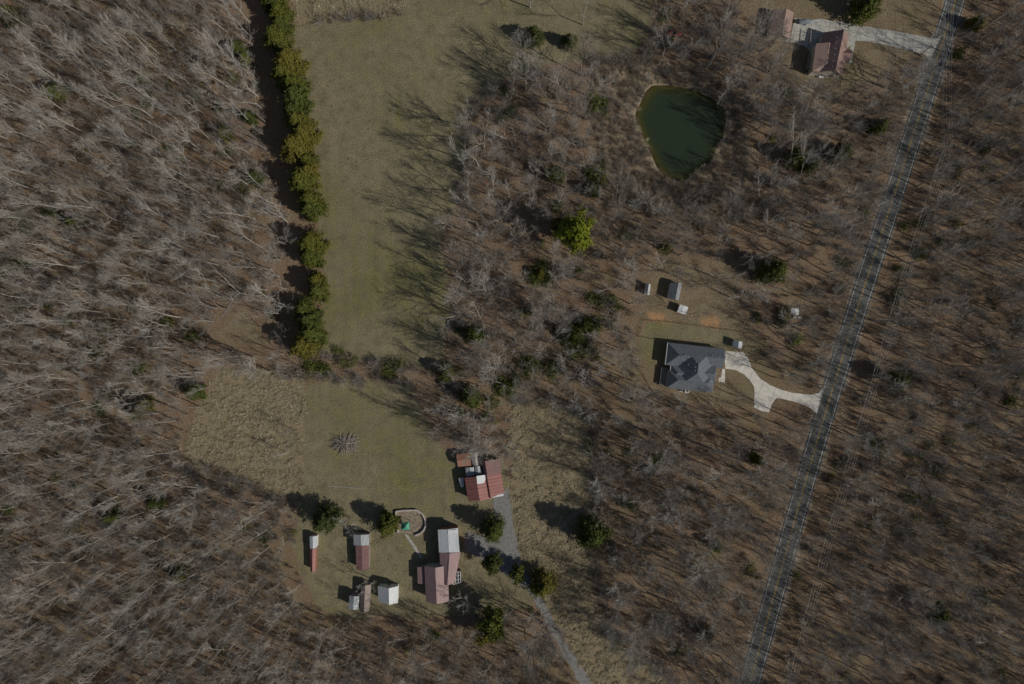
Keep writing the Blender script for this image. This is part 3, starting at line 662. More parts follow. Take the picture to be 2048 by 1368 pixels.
for i in range(len(WALL) - 1):
    p = U(*WALL[i]); q = U(*WALL[i + 1]); L = (q - p).length; nb = max(1, int(L / 0.8)); ang = math.atan2(q.y - p.y, q.x - p.x)
    for j in range(nb):
        c = p.lerp(q, (j + 0.5) / nb); mb = MB(); mb.box((0, 0, 0.4), (L / nb * 0.96, rnd.uniform(0.4, 0.55), rnd.uniform(0.7, 0.9)), ang + rnd.uniform(-.05, .05))
        mb.build('stone', M['stone'], gw, (c.x - gw.location.x, c.y - gw.location.y, 0))
gbed = MB(); vs = [U(*p) for p in WALL]; gbed.add([(v.x, v.y, 0.02) for v in vs], [tuple(range(len(vs)))])
o = gbed.build('garden_bed', nmat('garden_mulch', (0.16, 0.12, 0.09), (0.34, 0.28, 0.2), 1.2, 0.95, 0.6, 6)); o['kind'] = 'structure'
if o.data.polygons[0].normal.z < 0: o.data.flip_normals()
# play shelter in the front woods
ps = building('play_shelter', 'little white-roofed play shelter with tan steps among bare trees near the road', 'play shelter', 1590, 623)
roof_block(ps, [(1582, 626.5), (1582, 616), (1597.6, 617.3), (1598, 630)], 2.2, 2.5, M['white_panel'], M['old_wood'], walls=False)
for x, y in ((1583, 617), (1596, 618), (1583.5, 625.5), (1596, 628.5)):
    p = U(x, y); mb = MB(); mb.box((p.x, p.y, 1.05), (0.12, 0.12, 2.1)); mb.build('post', M['old_wood'], ps, off=ps.location)
for x, y in ((1589.5, 634.5), (1598.5, 636)):
    p = U(x, y); mb = MB(); mb.box((p.x, p.y, 0.3), (1.2, 1.0, 0.6), math.radians(-8)); mb.build('step', M['siding_tan'], ps, off=ps.location)

# ------------------------------------------------------------------ boat under tarp, tractor, tank, cart
p = U(1613, 45.5); boat = thing('covered_boat', 'boat under a grey tarp, bow pointing along the jointed concrete drive', 'boat', (p.x, p.y, 0), rz=math.radians(-2))
mb = MB(); prof = [(-2.6, 0.85, 0.9), (-1.8, 0.95, 1.25), (-0.6, 0.95, 1.55), (0.6, 0.85, 1.4), (1.7, 0.55, 1.15), (2.6, 0.06, 0.95)]
ring = []
for x, w, h in prof: ring.append([(x, -w, 0.75), (x, -w * 0.6, h * 0.92), (x, 0, h), (x, w * 0.6, h * 0.92), (x, w, 0.75)])
mb.add([v for r in ring for v in r], [(i * 5 + j, i * 5 + j + 1, (i + 1) * 5 + j + 1, (i + 1) * 5 + j) for i in range(5) for j in range(4)] + [(4, 3, 2, 1, 0)])
o = mb.build('tarp', M['grey_tarp'], boat); o.data.flip_normals() if o.data.polygons[2].normal.z < 0 else None
mb = MB(); hull = []
for x, w, h in prof: hull.append([(x, -w * .97, 0.78), (x, 0, 0.3), (x, w * .97, 0.78)])
mb.add([v for r in hull for v in r], [(i * 3 + j, i * 3 + j + 1, (i + 1) * 3 + j + 1, (i + 1) * 3 + j) for i in range(5) for j in range(2)] + [(0, 1, 2)]); mb.build('hull', M['siding_white'], boat)
for s_ in (-1, 1):
    mb = MB(); mb.tube([(-0.6, s_ * 0.75, 0.3), (-0.6, s_ * 0.95, 0.3)], [0.3, 0.3], 12); mb.build('wheel', M['rubber'], boat)
mb = MB(); mb.box((1.0, 0, 0.28), (4.6, 0.12, 0.1)); mb.build('trailer_frame', M['black_metal'], boat)
p = U(1591.5, 43.5); cart = thing('utility_cart', 'black utility cart parked between the garage and the covered boat', 'cart', (p.x, p.y, 0))
mb = MB(); mb.box((0, 0, 0.55), (1.3, 0.9, 0.35)); mb.build('tray', M['black_metal'], cart)
for x, y in ((-.5, .5), (.5, .5), (-.5, -.5), (.5, -.5)):
    mb = MB(); mb.tube([(x, y - .06, .25), (x, y + .06, .25)], [.25, .25], 10); mb.build('wheel', M['rubber'], cart)
mb = MB(); mb.tube([(0.6, 0, 0.6), (1.1, 0, 1.0)], [0.03, 0.03], 5); mb.build('handle', M['black_metal'], cart)
def tank(px, py, label):
    p = U(px, py); t = thing('propane_tank', label, 'tank', (p.x, p.y, 0), rz=rnd.uniform(-.4, .4))
    mb = MB(); mb.tube([(-.85, 0, .6), (-.75, 0, .6), (-.6, 0, .6), (.6, 0, .6), (.75, 0, .6), (.85, 0, .6)], [.05, .3, .42, .42, .3, .05], 12); mb.build('vessel', M['trim'], t)
    for x in (-.45, .45):
        mb = MB(); mb.box((x, 0, .12), (.12, .6, .24)); mb.build('foot', M['vent'], t)
tank(1640, 155, 'white tank standing below the pale gable wall of the brown-roofed house')
p = U(1353, 70.5); tr = thing('tractor', 'small red tractor under trees at the top edge of the meadow', 'tractor', (p.x, p.y, 0), rz=math.radians(-8))
mb = MB(); mb.box((0.75, 0, 0.95), (1.3, 0.6, 0.55)); mb.box((0.75, 0, 1.24), (1.1, 0.45, 0.05)); mb.build('bonnet', M['red_paint'], tr)
mb = MB(); mb.box((-0.1, 0, 0.75), (1.3, 0.5, 0.4)); mb.build('chassis', M['black_metal'], tr)
mb = MB(); mb.box((-0.45, 0, 1.15), (0.45, 0.5, 0.12)); mb.box((-0.66, 0, 1.38), (0.08, 0.5, 0.4)); mb.build('seat', M['black_metal'], tr)
for s_ in (-1, 1):
    mb = MB(); mb.tube([(-0.5, s_ * 0.55, 0.65), (-0.5, s_ * 0.9, 0.65)], [0.65, 0.65], 16); w_ = mb.build('rear_wheel', M['rubber'], tr)
    mb = MB(); mb.tube([(-0.5, s_ * 0.9, 0.65), (-0.5, s_ * 0.92, 0.65)], [0.3, 0.3], 12); mb.build('hub', M['red_paint'], w_)
    mb = MB(); mb.tube([(1.15, s_ * 0.5, 0.38), (1.15, s_ * 0.72, 0.38)], [0.38, 0.38], 14); mb.build('front_wheel', M['rubber'], tr)
    mb = MB(); mb.box((-0.5, s_ * 0.72, 1.36), (0.9, 0.36, 0.06)); mb.build('fender', M['red_paint'], tr)
mb = MB(); mb.box((-1.9, 0.2, 0.4), (1.0, 1.7, 0.15), 0.1); mb.build('mower_deck', M['red_paint'], tr)
mb = MB(); mb.tube([(-0.05, 0, 1.1), (-0.2, 0, 1.45)], [0.03, 0.03], 5); mb.tube([(-0.2, 0, 1.44), (-0.22, 0, 1.48)], [0.18, 0.18], 10); mb.build('steering_wheel', M['black_metal'], tr)
p = U(690, 975); rail = MB(); a_, b_ = U(655, 971.5), U(728, 977); rail.box(((a_.x + b_.x) / 2, (a_.y + b_.y) / 2, 0.12), ((b_ - a_).length, 0.1, 0.1), math.atan2(b_.y - a_.y, b_.x - a_.x))
setp(rail.build('timber_rail', M['clear_panel']), 'thin white rail lying along the grass north of the farm sheds', 'rail')

# brush pile
p = U(689, 887); bp = thing('brush_pile', 'round heap of grey cut branches in the mown grass', 'brush pile', (p.x, p.y, 0))
sticks = []
for k_ in range(6):
    mb = MB(); L = 1.6 + 0.45 * k_; mb.tube([(0, 0, 0), (L * .3, 0.05 * rnd.uniform(-1, 1), .06), (L * .65, .1 * rnd.uniform(-1, 1), .02), (L, 0.2 * rnd.uniform(-1, 1), 0)], [.09, .08, .06, .03], 5)
    mb.tube([(L * .5, 0, .02), (L * .8, .35, .12)], [.045, .015], 3); sticks.append(mb.mesh('stick', [M['stick']]))
for i in range(260):
    a_ = rnd.uniform(0, 2 * math.pi); r_ = 3.3 * math.sqrt(rnd.random()) * (0.85 + 0.25 * math.cos(2 * a_)); h_ = max(0.08, 1.5 * (1 - (r_ / 3.9) ** 1.6)) * rnd.uniform(0.35, 1)
    o = link('stick', sticks[i % 6], bp, (r_ * math.cos(a_) + .3, r_ * 0.85 * math.sin(a_), h_))
    o.rotation_euler = (rnd.uniform(-.2, .2), rnd.uniform(-.15, .45), a_ + rnd.gauss(0, 0.6) + (math.pi if rnd.random() < .3 else 0)); o.scale = (rnd.uniform(.6, 1.05),) * 3
# ------------------------------------------------------------------ fences
def wire_fence(label, pts, h=1.2, step=3.0):
    p0 = U(*pts[0]); root = thing('wire_fence', label, 'fence', (p0.x, p0.y, 0)); O = root.location
    pole = MB(); pole.tube([(0, 0, 0), (0, 0, h + 0.1)], [0.06, 0.05], 5); pme = pole.mesh('post', [M['old_wood']])
    wires = MB()
    for i in range(len(pts) - 1):
        a_, b_ = U(*pts[i]), U(*pts[i + 1]); n_ = max(1, round((b_ - a_).length / step))
        for j in range(n_ + (i == len(pts) - 2)):
            q = a_.lerp(b_, j / n_); link('post', pme, root, (q.x - O.x, q.y - O.y, 0))
        for zz in (0.15, 0.4, 0.65, 0.9, h):
            wires.tube([(a_.x, a_.y, zz), (b_.x, b_.y, zz)], [0.022, 0.022], 3)
    o = wires.build('wire', M['rust'], root, off=O); o['kind'] = 'stuff'
wire_fence('rusty wire fence along the north and west sides of the green lawn behind the house', [(1321, 682), (1278, 673), (1288, 641), (1340, 645), (1414, 655), (1460, 661), (1513, 670), (1545, 676)])
wire_fence('short wire fence along the south-west side of the slate-roofed house yard', [(1320, 765), (1322, 772), (1345, 776), (1360, 779)])
# ------------------------------------------------------------------ utility poles and wires
poles = []
for (px, py, lb, ang, tf) in ((1590, 1346, 'utility pole with a grey transformer beside the road at the bottom of the photo', -10, True), (1745, 785, 'utility pole in the trees beside the road, level with the slate-roofed house', -14, True), (1897, 292, 'utility pole with white insulators in the roadside woods, upper part of the photo', -4, False)):
    t = U(px, py, 11.0); po = thing('utility_pole', lb, 'utility pole', (t.x, t.y, 0), 'utility poles along the road', math.radians(ang))
    mb = MB(); mb.tube([(0, 0, 0), (0, 0, 11.3)], [0.17, 0.11], 8); mb.build('pole', M['pole_wood'], po)
    mb = MB(); mb.box((0, 0.13, 10.8), (2.6, 0.12, 0.14)); mb.build('crossarm', M['old_wood'], po)
    for x in (-1.2, -0.4, 0.5, 1.2):
        mb = MB(); mb.tube([(x, 0.13, 10.87), (x, 0.13, 11.1)], [0.09, 0.06], 6); mb.build('insulator', M['trim'], po)
    if tf:
        mb = MB(); mb.tube([(0.45, -0.2, 8.6), (0.45, -0.2, 9.6)], [0.3, 0.3], 10); mb.build('transformer', M['vent'], po)
    poles.append((t, math.radians(ang)))
ends = [(U(1527, 1640, 11.0), math.radians(-12))] + poles + [(U(1905, -60, 11.0), 0.0), (U(1960, -420, 11.0), 0.0)]
pl = thing('power_line', 'long run of pale overhead wires beside and over the road', 'power line', (poles[1][0].x, poles[1][0].y, 0))
for off_, zz in ((-1.2, 11.1), (-0.4, 11.1), (0.5, 11.1), (1.2, 11.1), (0.15, 8.2)):
    mb = MB(); ps_ = []
    for i in range(len(ends) - 1):
        (a_, r1_), (b_, r2_) = ends[i], ends[i + 1]
        A_ = Vector((a_.x + off_ * math.cos(r1_), a_.y + off_ * math.sin(r1_), zz)); B_ = Vector((b_.x + off_ * math.cos(r2_), b_.y + off_ * math.sin(r2_), zz))
        for j in range(8):
            t_ = j / 8; q = A_.lerp(B_, t_); q.z -= 1.4 * 4 * t_ * (1 - t_); ps_.append(q)
    mb.tube(ps_, [0.022] * len(ps_), 3); mb.build('wire', M['wire'], pl, off=pl.location)

# ------------------------------------------------------------------ trees
def gen_bare(seed, height, crown_r, crown_from, n_limbs, lean=0.03, fork=False, twigs=1.0, slim=False):
    """returns two MBs: trunk with main limbs, crown of thinner branches"""
    r = random.Random(seed); T = MB(); Cc = MB()
    def curve(p, d, L, n_, up, wob):
        pts = [p]; d = d.normalized()
        for i in range(n_):
            d = (d + Vector((r.gauss(0, wob), r.gauss(0, wob), r.gauss(0, wob) + up))).normalized(); p = p + d * (L / n_); pts.append(p)
        return pts, d
    def at(pts, t):
        f = t * (len(pts) - 1); i = min(int(f), len(pts) - 2); return pts[i].lerp(pts[i + 1], f - i), (pts[i + 1] - pts[i]).normalized()
    def side(d, ang):
        a = r.uniform(0, 2 * math.pi); u = d.orthogonal().normalized(); w = d.cross(u)
        return d * math.cos(ang) + (u * math.cos(a) + w * math.sin(a)) * math.sin(ang)
    stems = []
    R0 = height * (0.0085 if slim else 0.0105)
    d0 = Vector((r.gauss(0, lean), r.gauss(0, lean), 1))
    if fork:
        base, dd = curve(Vector((0, 0, -0.1)), d0, height * 0.3, 3, 0, 0.02)
        T.tube(base, [R0 * 1.25, R0 * 1.15, R0 * 1.05, R0], 6)
        a0 = r.uniform(0, 6.28); nf = r.choice((2, 3))
        for i in range(nf):
            a = a0 + i * 2 * math.pi / nf + r.uniform(-.3, .3); dv = (dd + Vector((math.cos(a), math.sin(a), 0)) * r.uniform(.3, .5))
            pts, _ = curve(base[-1], dv, height * 0.7, 6, 0.05, 0.06); stems.append((pts, [R0 * 0.7 * (1 - 0.86 * j / 6) for j in range(7)], 0.2))
    else:
        pts, _ = curve(Vector((0, 0, -0.1)), d0, height * 0.97, 10, 0.012, 0.028 if slim else 0.05); stems.append((pts, [R0 * (1.15 - 1.05 * (j / 10) ** 0.85) + 0.015 for j in range(11)], crown_from))
    limbs = []
    for pts, rads, cf in stems:
        T.tube(pts, rads, 6)
        for i in range(max(4, n_limbs // len(stems))):
            t = cf + (1 - cf) * ((i + r.random()) / max(4, n_limbs // len(stems))) * 0.97
            p, d = at(pts, t); tt = (t - cf) / (1 - cf)
            shape = (0.55 + 0.75 * math.sin(math.pi * min(1, tt * 0.9 + 0.12))) * (1.0 - 0.45 * tt)
            L = crown_r * shape * r.uniform(0.75, 1.25)
            if slim: lp, _ = curve(p, side(d, math.radians(r.uniform(30, 52) - 16 * tt)), L * 1.25, 5, 0.13, 0.08)
            else: lp, _ = curve(p, side(d, math.radians(r.uniform(42, 68) - 22 * tt)), L, 5, 0.10, 0.10)
            rr = max(0.03, R0 * (0.38 if slim else 0.44) * (1 - 0.6 * tt) * r.uniform(.8, 1.2)); limbs.append((lp, rr, L))
            T.tube(lp, [rr * (1 - 0.8 * j / 5) for j in range(6)], 4)
        limbs.append((pts[-3:], rads[-3], height * 0.2))
    for lp, rr, L in limbs:
        nb = int(max(4, L * 2.0))
        for i in range(nb):
            t = 0.22 + 0.78 * (i + r.random()) / nb; p, d = at(lp, min(t, 0.999)); L2 = L * (r.uniform(0.36, 0.62) if slim else r.uniform(0.30, 0.54)) * (1.15 - 0.45 * t)
            bp_, _ = curve(p, side(d, math.radians(r.uniform(20, 45) if slim else r.uniform(26, 58))), L2, 3, 0.08, 0.14); r2 = max(0.03, rr * 0.46)
            Cc.tube(bp_, [r2, r2 * .85, r2 * .65, r2 * .3], 3, cap=False)
            nt_ = int(max(2, L2 * 2.0 * twigs))
            for j in range(nt_):
                q, dq = at(bp_, min(0.999, 0.15 + 0.85 * (j + r.random()) / nt_)); L3 = r.uniform(0.5, 1.25)
                e = side(dq, math.radians(r.uniform(20, 60))); e.z += 0.25; e.normalize()
                u = e.orthogonal().normalized() * 0.017; w = e.cross(u).normalized() * 0.017; m_ = q + e * L3 * 0.55 + Vector((r.gauss(0, .05), r.gauss(0, .05), r.gauss(0, .05)))
                tip = q + e * L3 + Vector((r.gauss(0, .12), r.gauss(0, .12), .05))
                b = len(Cc.v); Cc.v += [tuple(q + u), tuple(q - u * .5 + w), tuple(q - u * .5 - w), tuple(tip)]
                Cc.f += [(b, b + 1, b + 3), (b + 1, b + 2, b + 3), (b + 2, b, b + 3)]; Cc.m += [1] * 3
                for _ in range(2):
                    q2 = q + (tip - q) * r.uniform(.3, .85); e2 = side(e, math.radians(r.uniform(25, 55))) * r.uniform(.25, .6)
                    b = len(Cc.v); Cc.v += [tuple(q2 + u * .7), tuple(q2 - u * .7), tuple(q2 + e2)]; Cc.f.append((b, b + 1, b + 2)); Cc.m.append(1)
    return T, Cc

SPEC = [  # height, crown radius, crown start, limbs, fork, pale
    (21, 3.6, 0.34, 17, False, 0), (23, 4.0, 0.38, 18, False, 0), (18, 3.5, 0.28, 15, False, 0), (22, 4.6, 0.42, 18, True, 0), (20, 4.0, 0.36, 15, False, 1),
    (17, 5.4, 0.28, 17, True, 0), (19, 6.2, 0.30, 20, False, 0), (16, 5.0, 0.25, 16, True, 1), (12, 3.6, 0.25, 12, True, 0), (9, 2.8, 0.2, 10, False, 0)]
TREES = []
for i, (h, cr, cf, nl, fk, pale) in enumerate(SPEC):
    T, K = gen_bare(100 + i, h, cr, cf, nl, fork=fk, slim=i < 5, twigs=0.85 if i < 5 else 1.0)
    mt, mk = (M['bark_pale'], M['twig_pale']) if pale else (M['bark_trunk'], M['twig'])
    tm = T.mesh('trunk', [mt]); km = K.mesh('crown', [mt, mk])
    J = MB(); J.add(T.v, T.f, 0); J.add(K.v, K.f, 1); J.m[len(T.f):] = list(K.m); jm = J.mesh('bare_tree', [mt, mk])
    TREES.append((tm, km, jm, h, cr, pale))

def gen_evergreen(seed, height, radius, kind, n_):
    r = random.Random(seed); T = MB(); K = MB()
    T.tube([(0, 0, -0.1), (0, 0, height * .5), (0, 0, height * .93)], [height * .018, height * .012, 0.03], 6)
    tips = []
    nb = 70 if kind == 'cedar' else 46
    for i in range(nb):
        t = (i + r.random()) / nb
        z = height * ((0.06 + 0.92 * t) if kind == 'cedar' else (0.35 + 0.63 * t))
        prof = (1 - t ** 1.7) ** 0.75 if kind == 'cedar' else math.sin(math.pi * (0.2 + 0.78 * t)) ** 0.8
        a = i * 2.4 + r.uniform(-.4, .4); L = radius * prof * r.uniform(0.62, 1.12) * (1 + 0.16 * math.sin(2 * a + seed) + 0.13 * math.sin(3 * a + 2.1 * seed)) + 0.15
        e = Vector((math.cos(a) * L, math.sin(a) * L, z + (0.1 * L if kind == 'cedar' else 0.22 * L)))
        T.tube([(0, 0, z - 0.25 * L * 0.3), e * 0.55 + Vector((0, 0, z)) * 0.45, e], [0.06, 0.035, 0.012], 3, cap=False); tips.append((Vector((0, 0, z)), e, L))
    for i in range(n_):
        b0, e, L = r.choice(tips)
        t = r.random() ** 0.55; p = b0.lerp(e, t) + Vector((r.gauss(0, .30), r.gauss(0, .30), r.gauss(0, .22))) * (0.5 + 0.22 * L)
        s_ = r.uniform(0.10, 0.26) if kind == 'cedar' else r.uniform(.12, .30)
        out = Vector((p.x, p.y, 0.6 * radius)).normalized(); nrm = (out + Vector((r.gauss(0, .7), r.gauss(0, .7), r.gauss(0, .5)))).normalized()
        u = nrm.orthogonal().normalized(); w = nrm.cross(u); a = r.uniform(0, 6.28)
        uu = (u * math.cos(a) + w * math.sin(a)) * s_ * 1.6; ww = (w * math.cos(a) - u * math.sin(a)) * s_ * 0.8
        K.add([p - uu, p + ww, p + uu * 1.1 + nrm * s_ * .4, p - ww], [(0, 1, 2), (0, 2, 3)])
    return T.mesh('trunk', [M['bark_trunk']]), K.mesh('crown', [M['cedar'] if kind == 'cedar' else M['pine']])
CEDAR = [gen_evergreen(300 + i, 10.8 - 0.6 * i, 4.5 - 0.3 * i, 'cedar', 7600) for i in range(3)]
PINE = [gen_evergreen(320 + i, 14 - 2 * i, 4.6 - 0.3 * i, 'pine', 5600) for i in range(3)]

def place(name, pair, px, py, sc_, label, cat, group=None, rz=None, sz=None, z=0.0, leaf=None):
    p = U(px, py); o = thing(name, label, cat, (p.x, p.y, z), group, rnd.uniform(0, 6.28) if rz is None else rz)
    o.scale = (sc_, sc_, (sz or 1.0) * sc_)
    link('trunk', pair[0], o)
    c = link('crown', pair[1], o)
    if leaf:
        for s_ in c.material_slots: s_.link = 'OBJECT'; s_.material = M[leaf]
    return o

# cedar row between the west woods and the meadow (crown centre pixels -> base)
ROW = [(540,-30),(544,-4),(549,22),(547,48),(556,72),(556,98),(568,122),(572,148),(580,172),(582,198),(590,222),(590,246),(597,268),(596,292),(604,314),(603,338),(610,360),(612,400),(610,418)]
for i, (x, y) in enumerate(ROW):
    bx_, by_ = 1024 + (x + 4 + (7, -9, 2)[i % 3] - 1024) * 0.972, 684 + (y + rnd.uniform(-3, 3) - 684) * 0.972
    ordn = ['topmost', 'second', 'third', 'fourth', 'fifth', 'sixth', 'seventh', 'eighth', 'ninth', 'tenth', 'eleventh', 'twelfth', 'thirteenth', 'fourteenth', 'fifteenth', 'sixteenth', 'seventeenth', 'eighteenth', 'last'][i]
    place('cedar_tree', CEDAR[i % 3], bx_, by_, rnd.choice((0.84, 0.98, 1.1, 1.2, 1.26)), f'olive-gold cedar in the long row beside the upper meadow, {ordn} counting from the top', 'cedar tree', 'cedars in the row along the meadow')
for i, (x, y, s_, lb) in enumerate([
    (622,485,1.12,'plump yellow-green cedar at the top of the short row west of the lower meadow'), (620,512,1.0,'yellow-green cedar just below the plump one west of the lower meadow'),
    (628,560,.85,'bronze-tinted cedar in the middle of the short row west of the lower meadow'), (632,580,.9,'rounded yellow-green cedar just under the bronze-tinted one'),
    (606,618,.95,'cedar left of the grey bare bush in the short row'), (616,640,1.1,'tall cedar casting a jagged shadow onto the small clearing'),
    (622,665,1.12,'broad cedar second from the bottom of the short row'), (606,692,1.15,'lowest big cedar of the short row, touching the lower hedge of bare brush')]):
    place('cedar_tree', CEDAR[i % 3], 1024 + (x - 1024) * .972, 684 + (y - 684) * .972, s_, lb, 'cedar tree', 'cedars in the short row')
EV = [('lime',1150,470,1.35,'big lime-green pine among bare trees, level with the top of the front yard'),('c',1068,62,.8,'small cedar with a dark shadow near the top edge of the meadow'),('c',1142,72,.72,'flattened cedar at the top of the meadow, east of the small one'),
 ('p',1120,452,.7,'dark small pine tucked against the big lime-green pine'),('c',1082,545,.45,'little green cedar in the woods below the lime-green pine'),('c',1170,648,.6,'bright green cedar touching the evergreen between meadow and house'),('c',1550,540,1.15,'round dark pine with a big shadow in the north-east corner of the front yard woods'),
 ('c',1150,672,.8,'bright green evergreen in the woods between meadow and house'),('p',950,668,.7,'pale green loose evergreen at the meadow edge under bare trees'),('c',940,795,.85,'dark cedar below the meadow edge, north of the red barn'),
 ('c',890,745,.7,'dark cedar whose shadow falls over the bottom right of the meadow'),('c',1182,1068,1.45,'largest round evergreen, standing alone at the edge of the straw grass'),('c',985,1062,1.0,'rounded cedar on the lawn beside the gravel drive'),
 ('c',648,1042,1.15,'dark green cedar north of the slim pale and red shed'),('c',772,1052,1.05,'yellow-green cedar just west of the walled garden'),('c',1085,1172,1.1,'tall cedar where the gravel drive bends into the trees'),
 ('p',985,1240,1.15,'tall yellow-green pine south-east of the farmhouse'),('p',970,1270,.9,'smaller yellow-green pine just below the tall one south-east of the farmhouse'),('c',1738,8,1.15,'dark evergreen at the top edge above the brown-roofed house'),
 ('c',1600,310,.9,'dark evergreen east of the pond'),('c',1690,300,.95,'dark evergreen between the pond and the road'),('c',1625,322,.8,'low evergreen beside the pond-side evergreens'),('c',1770,245,.75,'slim dark evergreen beside the road bend'),
 ('c',1970,35,.7,'evergreen in the corner woods right of the road'),('p',1800,762,.7,'low dark pine right of the road, level with the slate-roofed house'),('c',465,88,.7,'small cedar left of the tree row shadow'),('c',480,108,.62,'tiny cedar tucked under the small one left of the row shadow'),
 ('c',490,225,.6,'small green cedar at the west edge of the dark row shadow'),('c',440,260,.7,'olive evergreen inside the west woods near the row shadow'),('p',105,180,.8,'pale green evergreen deep in the upper west woods'),('c',10,22,.8,'dark green evergreen at the top left corner'),
 ('c',380,785,.8,'dark cedar left of the rough straw field'),('c',275,815,.8,'yellow-green cedar in the woods left of the straw field'),('c',255,830,.55,'small green cedar paired with the yellow-green one'),('c',210,1038,.7,'low dark evergreen in the lower west woods'),
 ('c',300,1008,.75,'shaded evergreen on the edge below the straw field'),('c',1422,1282,.6,'small evergreen in the woods west of the road, bottom of the photo'),('c',1440,1100,.55,'tiny evergreen in the woods between straw grass and road'),('c',1525,925,.6,'small evergreen beside the road below the driveway'),
 ('p',985,1128,.75,'dark pine east of the farmhouse under the drive'),('p',1035,1150,.7,'dark pine at the fork of the gravel drive'),('c',135,440,.7,'olive evergreen in the middle of the west woods'),('c',345,1160,.7,'evergreen in the woods below the straw field'),
 ('c',500,350,.7,'dark cedar at the lower west edge of the row shadow'),('p',1110,345,.7,'pale green evergreen in the woods west of the pond'),('c',1190,375,.6,'dark small cedar south-west of the pond'),('p',1880,1230,.8,'faded green pine in the lower right woods')]
used_ev = []
for i, (kd, x, y, s_, lb) in enumerate(EV):
    used_ev.append((x, y))
    if kd == 'lime': place('pine_tree', PINE[0], 1024 + (x - 1024) * .97, 684 + (y - 684) * .97, s_, lb, 'pine tree', leaf='lime'); continue
    place('pine_tree' if kd == 'p' else 'cedar_tree', (PINE if kd == 'p' else CEDAR)[i % 3], 1024 + (x - 1024) * .97, 684 + (y - 684) * .97, s_, lb, 'pine tree' if kd == 'p' else 'cedar tree', leaf='pine' if (kd == 'c' and ('dark' in lb or 'shaded' in lb)) else ('shrub' if 'pale' in lb else ('cedar' if 'yellow-green pine' in lb else None)))

